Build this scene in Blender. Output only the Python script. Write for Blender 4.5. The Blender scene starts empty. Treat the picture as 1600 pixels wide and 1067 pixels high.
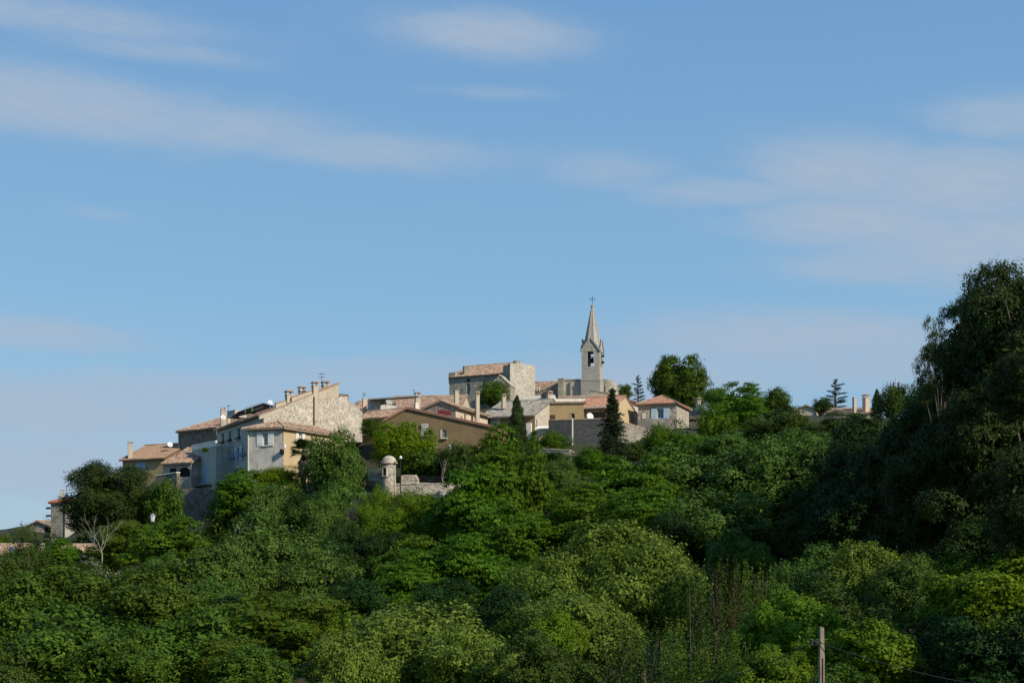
import bpy, math, random
import numpy as np
from mathutils import Vector, Matrix
from mathutils.geometry import tessellate_polygon
random.seed(7)
SC = bpy.context.scene
COL = SC.collection
PI = math.pi
# ---------------------------------------------------------------- camera
F, CXP, YH, CZ = 2100.0, 800.0, 890.0, 1.7      # focal length in px of the 1600 px wide photo, centre column, horizon row, eye height
cam_d = bpy.data.cameras.new('camera'); cam = bpy.data.objects.new('camera', cam_d); COL.objects.link(cam)
cam.location = (0, 0, CZ); cam.rotation_euler = (PI/2, 0, 0)
cam_d.sensor_width = 36; cam_d.lens = F/1600*36; cam_d.shift_y = (YH-533.5)/1600
cam_d.clip_start = .5; cam_d.clip_end = 9000
SC.camera = cam
# ---------------------------------------------------------------- sun and sky
SUNV = Vector((.66, -.54, .52)).normalized()     # towards the sun
SUN_EL = math.asin(SUNV.z); SUN_AZ = math.atan2(SUNV.x, SUNV.y)
sd = bpy.data.lights.new('sun', 'SUN'); sd.energy = 4.7; sd.angle = math.radians(.5); sd.color = (1, .915, .79)
sun = bpy.data.objects.new('sun', sd); COL.objects.link(sun); sun.location = (60, -50, 80)
sun.rotation_euler = SUNV.to_track_quat('Z', 'Y').to_euler()
W = bpy.data.worlds.new('World'); SC.world = W; W.use_nodes = True
nt = W.node_tree; nt.nodes.clear()
class G:
    """tiny node-graph helper"""
    def __init__(s, nt): s.nt = nt
    def n(s, t, **kw):
        x = s.nt.nodes.new(t)
        for k, v in kw.items(): setattr(x, k, v)
        return x
    def put(s, sock, v):
        if v is None: return
        if isinstance(v, bpy.types.NodeSocket): s.nt.links.new(v, sock)
        else: sock.default_value = v
    def m(s, op, a, b=None, c=None, clamp=False):
        x = s.n('ShaderNodeMath', operation=op, use_clamp=clamp)
        for i, v in enumerate((a, b, c)): s.put(x.inputs[i], v)
        return x.outputs[0]
    def mix(s, f, a, b, mode='MIX'):
        x = s.n('ShaderNodeMix', data_type='RGBA', blend_type=mode)
        s.put(x.inputs[0], f); s.put(x.inputs[6], a); s.put(x.inputs[7], b)
        return x.outputs[2]
    def noise(s, vec, scale, detail=4, rough=.55, dist=0):
        x = s.n('ShaderNodeTexNoise'); s.put(x.inputs['Vector'], vec)
        x.inputs['Scale'].default_value = scale; x.inputs['Detail'].default_value = detail
        x.inputs['Roughness'].default_value = rough; x.inputs['Distortion'].default_value = dist
        return x.outputs[0]
    def ramp(s, f, stops):
        x = s.n('ShaderNodeValToRGB'); s.put(x.inputs[0], f); e = x.color_ramp.elements
        while len(e) < len(stops): e.new(.5)
        for i, (p, c) in enumerate(stops):
            e[i].position = p; e[i].color = (c[0], c[1], c[2], 1)
        return x.outputs[0]
    def xyz(s, x=None, y=None, z=None):
        c = s.n('ShaderNodeCombineXYZ')
        for i, v in enumerate((x, y, z)): s.put(c.inputs[i], v)
        return c.outputs[0]
    def sep(s, v):
        x = s.n('ShaderNodeSeparateXYZ'); s.put(x.inputs[0], v); return x.outputs
    def smooth(s, v, a, b):
        x = s.n('ShaderNodeMapRange', interpolation_type='SMOOTHSTEP'); s.put(x.inputs[0], v)
        x.inputs[1].default_value = a; x.inputs[2].default_value = b
        return x.outputs[0]
g = G(nt)
sky = g.n('ShaderNodeTexSky', sky_type='NISHITA', sun_disc=False, sun_elevation=SUN_EL, sun_rotation=SUN_AZ)
sky.air_density = 1.0; sky.dust_density = .6; sky.ozone_density = 1.4; sky.altitude = 300
tc = g.n('ShaderNodeTexCoord').outputs['Generated']
dx, dy, dz = g.sep(tc)
az = g.m('ARCTAN2', dx, dy); el = g.m('ARCSINE', dz)
def skyang(px, py):
    a = math.atan((px-CXP)/F)
    return a, math.atan((YH-py)/F*math.cos(a))
# thin wisps: streaky noise in azimuth/elevation, gathered where the bands of cloud drift
CLOUDS = [(70,160,300,48,.95),(300,195,260,36,.80),(560,235,230,30,.75),(60,20,260,26,.75),(230,76,180,18,.55),(760,52,150,32,.95),(860,58,90,30,.6),(760,145,110,10,.45),
          (1330,270,170,52,.95),(1500,290,200,60,1.0),(1350,345,190,42,1.0),(1540,380,240,62,1.0),(1150,300,170,26,.75),(960,270,110,30,.60),(1570,185,110,34,.75),(1400,415,200,28,.8),
          (50,520,170,26,.8),(60,640,260,50,1.0),(100,730,300,50,.95),(260,612,240,34,.8),(600,590,260,34,.65),(1250,530,300,44,.95),(1000,600,280,50,.85),(1380,560,240,50,.8),(150,335,60,12,.4),
          (2300,300,500,110,.8),(-900,420,500,90,.8),(2100,640,600,120,.8),(-700,650,500,90,.9)]
tot = None
for px, py, sx, sy, k in CLOUDS:
    a0, e0 = skyang(px, py)
    u = g.m('MULTIPLY', g.m('SUBTRACT', az, a0), F/sx); v = g.m('MULTIPLY', g.m('SUBTRACT', el, e0), F/sy)
    v = g.m('ADD', v, g.m('MULTIPLY', u, .25 if py < 560 else 0.0))
    q = g.m('ADD', g.m('MULTIPLY', u, u), g.m('MULTIPLY', v, v))
    b = g.m('MULTIPLY', g.m('EXPONENT', g.m('MULTIPLY', g.m('POWER', q, 1.3), -.8)), k)
    tot = b if tot is None else g.m('MAXIMUM', tot, b)
cv = g.xyz(g.m('MULTIPLY', az, 4.2), g.m('MULTIPLY', g.m('ADD', el, g.m('MULTIPLY', az, .10)), 11.0), 0.0)
n1 = g.noise(cv, 2.4, 9, .62, .5)
n2 = g.noise(cv, 8.0, 7, .65, .3)
wn = g.m('ADD', g.m('MULTIPLY', n1, .70), g.m('MULTIPLY', n2, .30))
dens = g.m('MULTIPLY', tot, g.smooth(g.m('ADD', wn, g.m('MULTIPLY', tot, .42)), .36, .78))
faint = g.m('MULTIPLY', g.smooth(n1, .55, .8), .10)
n3 = g.noise(g.xyz(g.m('MULTIPLY', az, 9.0), g.m('MULTIPLY', g.m('ADD', el, g.m('MULTIPLY', az, .16)), 42.0), 0.0), 3.0, 6, .7, .6)   # fibres
dens = g.m('MULTIPLY', g.m('ADD', dens, faint, clamp=True), g.m('ADD', .45, g.m('MULTIPLY', n3, 1.0)), clamp=True)
grad = g.ramp(g.m('MULTIPLY', el, 1.0), [(0, (2.45,3.50,4.60)), (.10, (1.98,3.42,4.80)), (.20, (1.60,3.20,4.85)), (.42, (1.12,2.46,4.45)), (1, (.6,1.6,3.6))])
skc = g.mix(.12, grad, sky.outputs[0])
ccol = g.mix(g.m('MULTIPLY', dens, .88), skc, (2.85, 3.50, 4.38, 1))
bg = g.n('ShaderNodeBackground'); g.put(bg.inputs[0], ccol); bg.inputs[1].default_value = .140
g.put(g.n('ShaderNodeOutputWorld').inputs[0], bg.outputs[0])
SC.view_settings.view_transform = 'Standard'; SC.view_settings.look = 'None'
SC.view_settings.exposure = 0; SC.view_settings.gamma = 1; SC.view_settings.use_curve_mapping = False
SC.render.engine = 'CYCLES'; SC.cycles.max_bounces = 6; SC.cycles.diffuse_bounces = 3; SC.cycles.transmission_bounces = 4
# ---------------------------------------------------------------- places
def at(px, D, py=None, z=None):
    """the point of the world at distance D (metres ahead) seen in column px (and row py)"""
    x = (px-CXP)/F*D
    if py is not None: z = CZ + (YH-py)/F*D
    return Vector((x, D, 0.0 if z is None else z))
def zat(py, D): return CZ + (YH-py)/F*D
def along(P, deg, px):
    """walk from P in compass direction deg (0 = +x, 90 = away) until column px"""
    a = math.radians(deg); c, s = math.cos(a), math.sin(a); k = (px-CXP)/F
    t = (k*P.y - P.x)/(c - k*s)
    return Vector((P.x+c*t, P.y+s*t, 0))
def step(P, deg, d):
    a = math.radians(deg); return Vector((P.x+math.cos(a)*d, P.y+math.sin(a)*d, 0))
# terrain: the hill under the village, valley before it
TP = [  # column, row, distance
 (-900,1250,60),(-200,1260,60),(300,1270,60),(800,1270,58),(1300,1260,58),(1700,1180,62),(2400,1060,70),
 (0,1140,85),(300,1150,80),(700,1160,80),(1100,1150,80),(1500,1080,85),(1900,1000,90),
 (0,1020,115),(250,1010,110),(500,1040,105),(800,1030,105),(1100,990,105),(1400,950,105),(1800,900,110),
 (-200,960,140),(60,940,140),(200,900,135),(300,885,140),(360,880,138),(500,900,128),(560,930,122),(650,880,126),(800,880,126),(950,870,130),(1150,840,130),(1400,800,130),(1800,760,140),
 (-100,900,160),(0,890,175),(60,885,160),(100,862,185),(160,850,165),(200,800,165),(255,850,156),(300,850,154),(345,845,152),(300,780,163),(262,780,168),(335,775,163),(385,790,148),(420,748,150),(520,742,150),(580,775,136),(660,790,136),(730,790,136),(620,752,143),(700,750,147),(780,740,150),(860,745,156),(960,738,156),(1060,712,160),(1200,700,160),(1400,700,160),
 (230,770,180),(300,730,188),(560,690,168),(640,712,162),(740,700,170),(830,690,180),(930,675,190),(1040,670,190),(1180,675,190),(1400,675,195),(1700,660,200),
 (-300,900,230),(0,890,230),(100,880,230),(200,850,230),(300,740,230),(400,690,215),(600,660,210),(760,640,232),(900,632,240),(1050,650,230),(1250,655,240),(1500,660,245),(1900,650,260),
 (-200,895,300),(0,890,300),(200,870,300),(450,800,300),(800,700,310),(1300,700,320),(2000,700,330)]
TPX = np.array([[(p-CXP)/F*d, d, CZ+(YH-r)/F*d] for p, r, d in TP])
def hgt(x, y):
    x = np.atleast_1d(np.asarray(x, float)); y = np.atleast_1d(np.asarray(y, float))
    out = np.zeros_like(x)
    for s in range(0, len(x), 20000):
        xs, ys = x[s:s+20000], y[s:s+20000]
        d2 = (xs[:, None]-TPX[None, :, 0])**2 + (1.3*(ys[:, None]-TPX[None, :, 1]))**2 + 6
        w = d2**-1.9
        z = (w*TPX[None, :, 2]).sum(1)/w.sum(1)
        # near the camera level ground, then the valley; far behind the hill the plain
        t = np.clip((ys-8)/45, 0, 1); t = t*t*(3-2*t)
        z = z*t + 0.0*(1-t)
        u = np.clip((ys-290)/160, 0, 1); u = u*u*(3-2*u)
        v = np.clip((np.abs(xs)-260)/220, 0, 1); v = v*v*(3-2*v)
        k = np.maximum(u, v)
        z = z*(1-k) + (-6)*k
        out[s:s+20000] = z
    return out
def hz(x, y): return float(hgt(x, y)[0])
# ---------------------------------------------------------------- materials
def bsdf(name, rough=.85, spec=.3):
    m = bpy.data.materials.new(name); m.use_nodes = True
    t = m.node_tree; g = G(t); b = t.nodes['Principled BSDF']
    b.inputs['Roughness'].default_value = rough; b.inputs['Specular IOR Level'].default_value = spec
    return m, g, b
def plain(name, col, rough=.7, metal=0, spec=.3, var=.12):
    m, g, b = bsdf(name, rough, spec); b.inputs['Metallic'].default_value = metal
    o = g.n('ShaderNodeTexCoord').outputs['Object']
    f = g.noise(o, 3.0, 5, .6)
    lo = [c*(1-var) for c in col]; hi = [min(1, c*(1+var)) for c in col]
    g.put(b.inputs['Base Color'], g.ramp(f, [(.3, lo), (.7, hi)]))
    return m
def plaster(name, col, stain=(.20,.17,.12), amt=.5, streak=.5, patch=0.0, pcol=(.3,.27,.2)):
    """rendered wall: blotches, rain streaks, patches where the stone shows"""
    m, g, b = bsdf(name, .92, .15)
    o = g.n('ShaderNodeTexCoord').outputs['Object']
    x, y, z = g.sep(o)
    f1 = g.noise(o, .55, 6, .62, .4); f2 = g.noise(o, 3.5, 5, .65)
    st = g.noise(g.xyz(g.m('MULTIPLY', x, 3.0), g.m('MULTIPLY', y, 3.0), g.m('MULTIPLY', z, .28)), 1.0, 4, .6)
    c = g.mix(g.m('MULTIPLY', g.smooth(f1, .45, .60), amt), (*col, 1), (*[min(1, a*.35+s*.65) for a, s in zip(col, stain)], 1))
    c = g.mix(g.m('MULTIPLY', g.smooth(st, .50, .68), streak*.7), c, (*stain, 1))
    c = g.mix(g.m('MULTIPLY', g.smooth(f2, .35, .75), .22), c, (*[min(1, a*1.22) for a in col], 1))
    if patch > 0:
        vo = g.n('ShaderNodeTexVoronoi', feature='F1'); g.put(vo.inputs['Vector'], o); vo.inputs['Scale'].default_value = 6.5
        r_, _, _ = g.sep(vo.outputs['Color']); sc_ = g.ramp(r_, [(0, [k*.55 for k in pcol]), (.5, pcol), (1, [min(1, k*1.5) for k in pcol])])
        c = g.mix(g.m('MULTIPLY', g.smooth(g.noise(o, .45, 5, .6, .3), .60-.25*patch, .66-.22*patch), .85), c, sc_)
    g.put(b.inputs['Base Color'], c)
    bp = g.n('ShaderNodeBump'); bp.inputs['Strength'].default_value = .5; bp.inputs['Distance'].default_value = .04
    g.put(bp.inputs['Height'], g.noise(o, 9, 6, .7)); g.put(b.inputs['Normal'], bp.outputs[0])
    return m
def stone(name, col, scale=3.2, con=.5, dark=(.12,.10,.08), stain=.4, bump=.7, course=1.6, joint=.7):
    """rubble or ashlar masonry: irregular cells flattened into courses, recessed joints, weathering"""
    m, g, b = bsdf(name, .95, .12)
    o = g.n('ShaderNodeTexCoord').outputs['Object']
    x, y, z = g.sep(o)
    wob = g.noise(o, 1.3, 3, .5)
    v = g.xyz(g.m('ADD', x, g.m('MULTIPLY', wob, .25)), y, g.m('MULTIPLY', z, course))
    vo = g.n('ShaderNodeTexVoronoi', feature='F1'); g.put(vo.inputs['Vector'], v); vo.inputs['Scale'].default_value = scale; vo.inputs['Randomness'].default_value = .85
    ve = g.n('ShaderNodeTexVoronoi', feature='DISTANCE_TO_EDGE'); g.put(ve.inputs['Vector'], v); ve.inputs['Scale'].default_value = scale; ve.inputs['Randomness'].default_value = .85
    rr, gg, bb = g.sep(vo.outputs['Color'])
    cell = g.ramp(rr, [(0, [a*(1-con) for a in col]), (.5, col), (1, [min(1, a*(1+con*.6)) for a in col])])
    jn = g.m('SUBTRACT', 1.0, g.smooth(ve.outputs[0], .02, .12))
    c = g.mix(g.m('MULTIPLY', jn, joint), cell, (*[min(1, a*.8+.02) for a in col], 1))
    c = g.mix(g.m('MULTIPLY', g.smooth(g.noise(o, .5, 6, .65, .5), .42, .72), stain), c, (*dark, 1))
    st = g.noise(g.xyz(g.m('MULTIPLY', x, 2.5), g.m('MULTIPLY', y, 2.5), g.m('MULTIPLY', z, .3)), 1.0, 5, .6)
    c = g.mix(g.m('MULTIPLY', g.smooth(st, .5, .8), stain*.8), c, (*dark, 1))
    g.put(b.inputs['Base Color'], c)
    bp = g.n('ShaderNodeBump'); bp.inputs['Strength'].default_value = bump; bp.inputs['Distance'].default_value = .10
    g.put(bp.inputs['Height'], g.m('ADD', g.smooth(ve.outputs[0], 0, .18), g.m('MULTIPLY', g.noise(o, 7, 5, .7), .5)))
    g.put(b.inputs['Normal'], bp.outputs[0])
    return m
def tiles(name, cols, dirt=.4, lichen=(.16,.15,.12)):
    """clay canal tiles: every tile its own tone (UV: tile column, tile row), with dirt and lichen"""
    m, g, b = bsdf(name, .9, .15)
    tcn = g.n('ShaderNodeTexCoord'); o = tcn.outputs['Object']
    u, v, _ = g.sep(tcn.outputs['UV'])
    wn = g.n('ShaderNodeTexWhiteNoise', noise_dimensions='2D')
    g.put(wn.inputs['Vector'], g.xyz(g.m('FLOOR', u), g.m('FLOOR', g.m('ADD', v, g.m('MULTIPLY', g.m('FLOOR', u), .37))), 0.0))
    n = len(cols)
    c = g.ramp(wn.outputs[0], [(i/(n-1), k) for i, k in enumerate(cols)])
    c = g.mix(g.m('MULTIPLY', g.smooth(g.noise(o, .8, 6, .65, .4), .42, .70), dirt), c, (*lichen, 1))
    fr = g.m('FRACT', g.m('ADD', v, g.m('MULTIPLY', g.m('FLOOR', u), .37)))
    g.put(b.inputs['Base Color'], c)
    bp = g.n('ShaderNodeBump'); bp.inputs['Strength'].default_value = .8; bp.inputs['Distance'].default_value = .06
    g.put(bp.inputs['Height'], g.m('ADD', fr, g.m('MULTIPLY', g.noise(o, 8, 3), .4))); g.put(b.inputs['Normal'], bp.outputs[0])
    return m
def leafmat(name, cols, trans=.35, obj=.07, rough=.55):
    m = bpy.data.materials.new(name); m.use_nodes = True
    g = G(m.node_tree); b = m.node_tree.nodes['Principled BSDF']; out = m.node_tree.nodes['Material Output']
    ge = g.n('ShaderNodeNewGeometry'); oi = g.n('ShaderNodeObjectInfo')
    n = len(cols)
    c = g.ramp(ge.outputs['Random Per Island'], [(i/(n-1), k) for i, k in enumerate(cols)])
    tcn = g.n('ShaderNodeTexCoord').outputs['Object']
    cl = g.noise(tcn, 2.6, 3, .6)
    c = g.mix(g.m('MULTIPLY', g.smooth(cl, .35, .7), .45), c, (*[min(1, k*1.35) for k in cols[-1]], 1))
    hs = g.n('ShaderNodeHueSaturation'); g.put(hs.inputs['Color'], c)
    g.put(hs.inputs['Hue'], g.m('ADD', .5-obj*.12, g.m('MULTIPLY', oi.outputs['Random'], obj*.24)))
    g.put(hs.inputs['Value'], g.m('ADD', 1-obj, g.m('MULTIPLY', oi.outputs['Random'], obj*2)))
    g.put(b.inputs['Base Color'], hs.outputs[0]); b.inputs['Roughness'].default_value = rough; b.inputs['Specular IOR Level'].default_value = .10
    tr = g.n('ShaderNodeBsdfTranslucent'); g.put(tr.inputs[0], g.mix(1.0, hs.outputs[0], (1.1, 1.15, .55, 1), 'MULTIPLY'))
    mx = g.n('ShaderNodeMixShader'); mx.inputs[0].default_value = trans
    g.put(mx.inputs[1], b.outputs[0]); g.put(mx.inputs[2], tr.outputs[0]); g.put(out.inputs[0], mx.outputs[0])
    return m
def glassmat(name, col=(.03,.05,.07)):
    m, g, b = bsdf(name, .08, .6); b.inputs['Base Color'].default_value = (*col, 1); return m
M = {}
M['glass'] = glassmat('window glass'); M['glass_blue'] = glassmat('bluish window glass', (.05,.11,.14))
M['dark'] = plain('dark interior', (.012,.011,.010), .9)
M['white'] = plain('white painted wood', (.72,.71,.66), .6)
M['cream_paint'] = plain('cream painted wood', (.55,.52,.42), .6)
M['blue'] = plain('pale blue shutter paint', (.30,.40,.52), .6)
M['sky_blue'] = plain('light blue shutter paint', (.50,.60,.66), .6)
M['deep_blue'] = plain('blue door paint', (.16,.24,.42), .6)
M['grey_wood'] = plain('weathered grey wood', (.28,.27,.24), .8)
M['brown_wood'] = plain('dark red brown wood', (.10,.045,.035), .7)
M['iron'] = plain('dark iron', (.03,.03,.032), .5, .6)
M['zinc'] = plain('zinc', (.34,.34,.34), .5, .4)
M['whitemetal'] = plain('white enamelled metal', (.78,.77,.74), .35)
M['dishgrey'] = plain('pale grey dish', (.55,.57,.58), .45)
M['red'] = plain('red canvas', (.15,.02,.035), .8)
M['awning'] = plain('cream canvas', (.52,.46,.36), .9)
M['bark'] = plain('grey brown bark', (.11,.085,.06), .95, var=.4)
M['palebark'] = plain('pale dead bark', (.33,.29,.23), .95, var=.3)
M['soil'] = plain('dry soil under trees', (.040,.042,.020), 1.0, var=.4)
M['concrete'] = plain('weathered concrete', (.24,.195,.145), .95, var=.3)
M['w_yellow'] = plaster('yellow ochre render', (.40,.29,.145), (.22,.175,.105), .4, .4)
M['w_cream'] = plaster('cream render', (.50,.425,.31), (.28,.235,.17), .35, .4)
M['w_pink'] = plaster('pinkish cream render', (.60,.47,.34), (.34,.27,.2), .4, .35)
M['w_apricot'] = plaster('apricot render', (.50,.375,.215), (.36,.27,.17), .3, .35)
M['w_grey'] = plaster('blotched grey render', (.56,.52,.43), (.17,.155,.125), .6, .7)
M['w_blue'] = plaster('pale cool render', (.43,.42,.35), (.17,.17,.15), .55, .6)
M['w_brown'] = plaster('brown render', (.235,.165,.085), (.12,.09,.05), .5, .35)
M['w_white'] = plaster('white wash', (.74,.69,.58), (.45,.40,.32), .35, .4)
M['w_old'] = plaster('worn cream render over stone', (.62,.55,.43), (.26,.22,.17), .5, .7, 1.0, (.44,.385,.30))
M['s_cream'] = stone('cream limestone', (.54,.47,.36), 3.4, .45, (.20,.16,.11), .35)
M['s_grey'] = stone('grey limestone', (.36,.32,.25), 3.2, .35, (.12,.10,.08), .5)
M['s_dark'] = stone('dark stone', (.24,.21,.165), 3.4, .45, (.07,.065,.05), .5)
M['s_slate'] = stone('cement faced grey stone', (.095,.095,.088), 3.6, .25, (.06,.06,.055), .6, .4, 1.5, .25)
M['s_ashlar'] = stone('church ashlar', (.42,.39,.325), 2.4, .16, (.22,.19,.15), .4, .35, 2.4, .4)
M['s_castle'] = stone('castle stone', (.40,.355,.27), 2.6, .28, (.16,.14,.11), .55, .6)
M['s_tower'] = stone('weathered pale stone', (.58,.52,.41), 2.6, .3, (.25,.21,.15), .4, .6)
M['t_old'] = tiles('old clay tiles', [(.14,.08,.05),(.31,.19,.12),(.42,.27,.18),(.24,.14,.09),(.50,.38,.28),(.35,.22,.14)], .45)
M['t_orange'] = tiles('orange clay tiles', [(.30,.145,.085),(.40,.20,.125),(.46,.25,.165),(.34,.165,.10),(.48,.30,.21)], .3)
M['t_red'] = tiles('red clay tiles', [(.28,.10,.06),(.36,.14,.08),(.32,.12,.07)], .2)
M['t_new'] = tiles('even brown tiles', [(.30,.19,.12),(.33,.21,.135),(.36,.23,.15)], .15)
M['t_grey'] = tiles('lichen grey tiles', [(.17,.15,.12),(.28,.25,.205),(.36,.33,.28),(.22,.19,.15),(.42,.38,.31)], .35)
# ---------------------------------------------------------------- mesh helpers
class MB:
    def __init__(s): s.v = []; s.f = []; s.uv = {}
    def add(s, vs, fs):
        o = len(s.v); s.v += [tuple(p) for p in vs]; s.f += [tuple(i+o for i in f) for f in fs]; return s
    def box(s, c, ux, uy, uz, a, b, h):
        """box round centre c with half sizes a, b, h along unit vectors"""
        c = Vector(c); p = []
        for i in (-1, 1):
            for j in (-1, 1):
                for k in (-1, 1): p.append(c+ux*(a*i)+uy*(b*j)+uz*(h*k))
        return s.add(p, [(0,1,3,2),(4,6,7,5),(0,4,5,1),(2,3,7,6),(0,2,6,4),(1,5,7,3)])
    def prism(s, pts, ext):
        n = len(pts); q = [Vector(p)+ext for p in pts]
        return s.add(list(pts)+q, [tuple(range(n))[::-1], tuple(range(n, 2*n))]+[(i, (i+1) % n, (i+1) % n+n, i+n) for i in range(n)])
    def tube(s, pts, rs, n=8, cap=True):
        pts = [Vector(p) for p in pts]; o = len(s.v)
        for i, p in enumerate(pts):
            d = (pts[min(i+1, len(pts)-1)]-pts[max(i-1, 0)]).normalized()
            a = d.orthogonal().normalized(); b = d.cross(a)
            r = rs[i] if isinstance(rs, (list, tuple)) else rs
            s.v += [tuple(p+(a*math.cos(t)+b*math.sin(t))*r) for t in [2*PI*k/n for k in range(n)]]
        for i in range(len(pts)-1):
            s.f += [(o+i*n+k, o+i*n+(k+1) % n, o+(i+1)*n+(k+1) % n, o+(i+1)*n+k) for k in range(n)]
        if cap:
            s.f.append(tuple(o+k for k in range(n))[::-1]); s.f.append(tuple(o+(len(pts)-1)*n+k for k in range(n)))
        return s
    def lathe(s, c, prof, n=20, a0=0, a1=2*PI):
        c = Vector(c); o = len(s.v); full = abs(a1-a0-2*PI) < 1e-6; m = n if full else n+1
        for r, z in prof:
            s.v += [(c.x+r*math.cos(a0+(a1-a0)*k/n), c.y+r*math.sin(a0+(a1-a0)*k/n), c.z+z) for k in range(m)]
        for i in range(len(prof)-1):
            for k in range(n):
                k2 = (k+1) % m
                s.f.append((o+i*m+k, o+i*m+k2, o+(i+1)*m+k2, o+(i+1)*m+k))
        return s
    def build(s, name, mat, root=None, off=None, smooth=False):
        me = bpy.data.meshes.new(name)
        r = off if off is not None else (ROOTS.get(root.name, Vector((0,0,0))) if root else Vector((0,0,0)))
        me.from_pydata([(x-r.x, y-r.y, z-r.z) for x, y, z in s.v], [], s.f)
        if s.uv:
            l = me.uv_layers.new(name='UVMap')
            for pi, uvs in s.uv.items():
                st = me.polygons[pi].loop_start
                for j, q in enumerate(uvs): l.data[st+j].uv = q
        if smooth: me.polygons.foreach_set('use_smooth', [True]*len(me.polygons))
        me.materials.append(mat)
        o = bpy.data.objects.new(name, me); COL.objects.link(o)
        if root:
            o.parent = root; ROOTS[o.name] = r
        return o
ROOTS = {}
def thing(name, label, cat, loc, group=None):
    o = bpy.data.objects.new(name, None); COL.objects.link(o); o.location = loc; o.empty_display_size = .5
    o['label'] = label; o['category'] = cat
    if group: o['group'] = group
    ROOTS[o.name] = Vector(loc); return o
ZV = Vector((0, 0, 1))
def clip(poly, f):
    out = []
    for i in range(len(poly)):
        a, b = poly[i], poly[(i+1) % len(poly)]; fa, fb = f(a), f(b)
        if fa >= 0: out.append(a)
        if (fa > 0 > fb) or (fa < 0 < fb):
            t = fa/(fa-fb); out.append(a+(b-a)*t)
    return out
class House:
    """four (or more) walls on a footprint, a roof of tiled slopes, openings given where they are seen"""
    def __init__(s, name, label, cat, foot, zb, eaves, mat, roofmat=None, over=.35, overs=None, group=None, side=None, thick=.13, pitch=.26):
        s.P = [Vector((p.x, p.y, 0)) for p in foot]; s.n = len(s.P); s.zb = zb; s.mat = mat
        c = sum(s.P, Vector())/s.n; s.root = thing(name, label, cat, (c.x, c.y, zb), group)
        s.e = [(s.P[(i+1) % s.n]-s.P[i]) for i in range(s.n)]; s.L = [e.length for e in s.e]; s.e = [e.normalized() for e in s.e]
        s.nrm = [Vector((e.y, -e.x, 0)) for e in s.e]
        s.planes = [(i, z, sl) for i, z, sl in eaves]
        s.holes = {i: [] for i in range(s.n)}; s.mats = side or {}
        s.roofmat = roofmat; s.over = overs or [over]*s.n; s.thick = thick; s.pitch = pitch; s.roof = None
        if roofmat: s.make_roof()
    def pz(s, k, p):
        i, z, sl = s.planes[k]; return z + sl*(-((p-s.P[i]).dot(s.nrm[i])))
    def H(s, p): return min(s.pz(k, p) for k in range(len(s.planes)))
    def wallpt(s, i, px, py=None, z=None):
        k = (px-CXP)/F; P, e = s.P[i], s.e[i]
        t = (k*P.y-P.x)/(e.x-k*e.y); q = P+e*t
        return t, (zat(py, q.y) if py is not None else z)
    def rect(s, i, x0, y0, x1, y1):
        a, za = s.wallpt(i, x0, y0); b, zb = s.wallpt(i, x1, y1)
        _, zc = s.wallpt(i, x1, y0); _, zd = s.wallpt(i, x0, y1)
        return min(a, b), min(zb, zd)*.5+max(zb, zd)*.5, max(a, b), (za+zc)/2
    def make_roof(s):
        L = []
        for i in range(s.n):
            L.append((s.P[i]+s.nrm[i]*s.over[i], s.e[i]))
        ex = []
        for i in range(s.n):
            a, d = L[i-1]; b, e = L[i]
            den = d.x*e.y-d.y*e.x; w = b-a; t = (w.x*e.y-w.y*e.x)/den; ex.append(a+d*t)
        s.ex = ex; mb = MB(); rng = random.Random(int(abs(s.P[0].x*100)) % 997)
        ridge = MB()
        for k in range(len(s.planes)):
            poly = [p.copy() for p in ex]
            for j in range(len(s.planes)):
                if j != k: poly = clip(poly, lambda p, j=j: s.pz(j, p)-s.pz(k, p))
            if len(poly) < 3: continue
            i = s.planes[k][0]; e = s.e[i]; dn = -s.nrm[i]; sl = s.planes[k][2]
            zt = lambda p, o: Vector((p.x, p.y, s.pz(k, p)+o))
            n = len(poly); th = s.thick
            mb.add([zt(p, -.02) for p in poly], [tuple(range(n))[::-1]])
            for q in range(n): mb.add([zt(poly[q], -.02), zt(poly[(q+1) % n], -.02), zt(poly[(q+1) % n], th), zt(poly[q], th)], [(0,1,2,3)])
            ts = [(p-s.P[i]).dot(e) for p in poly]; q4 = s.pitch/4
            a0 = math.floor(min(ts)/q4); a1 = math.ceil(max(ts)/q4)
            amp = [0, .055, .085, .055]; jit = {}
            for c in range(a0, a1):
                st = clip(clip(poly, lambda p: (p-s.P[i]).dot(e)-c*q4), lambda p: (c+1)*q4-(p-s.P[i]).dot(e))
                if len(st) < 3: continue
                vs = []; uv = []
                for p in st:
                    t = (p-s.P[i]).dot(e)/q4; t0 = math.floor(t+1e-6); fr = t-t0
                    jj = jit.setdefault(t0//4, rng.uniform(-.012, .012))
                    h = (amp[int(t0) % 4]*(1-fr)+amp[int(t0+1) % 4]*fr) + jj*(1 if 0 < t0 % 4 else 0)
                    r = (p-s.P[i]).dot(dn)
                    h += .035*math.sin(t*.11+rng.random()*.3)*math.sin(r*1.1)
                    vs.append(zt(p, th+.012+h)); uv.append(((c+.5)/4.0, r*math.sqrt(1+sl*sl)/.42))
                mb.uv[len(mb.f)] = uv; mb.add(vs, [tuple(range(len(vs)))])
        # ridge and hip tiles: where two slopes meet
        s.roof = mb.build('roof', s.roofmat, s.root)
        for a in range(len(s.planes)):
            for b in range(a+1, len(s.planes)):
                # the line pz(a)=pz(b) clipped to the roof and to where both are lowest
                seg = s.cutline(a, b)
                if seg and (seg[0]-seg[1]).length > .5: ridge.tube([seg[0]+ZV*(s.thick+.05), seg[1]+ZV*(s.thick+.05)], .12, 6)
        if ridge.v: ridge.build('ridge_tiles', s.roofmat, s.roof)
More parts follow.
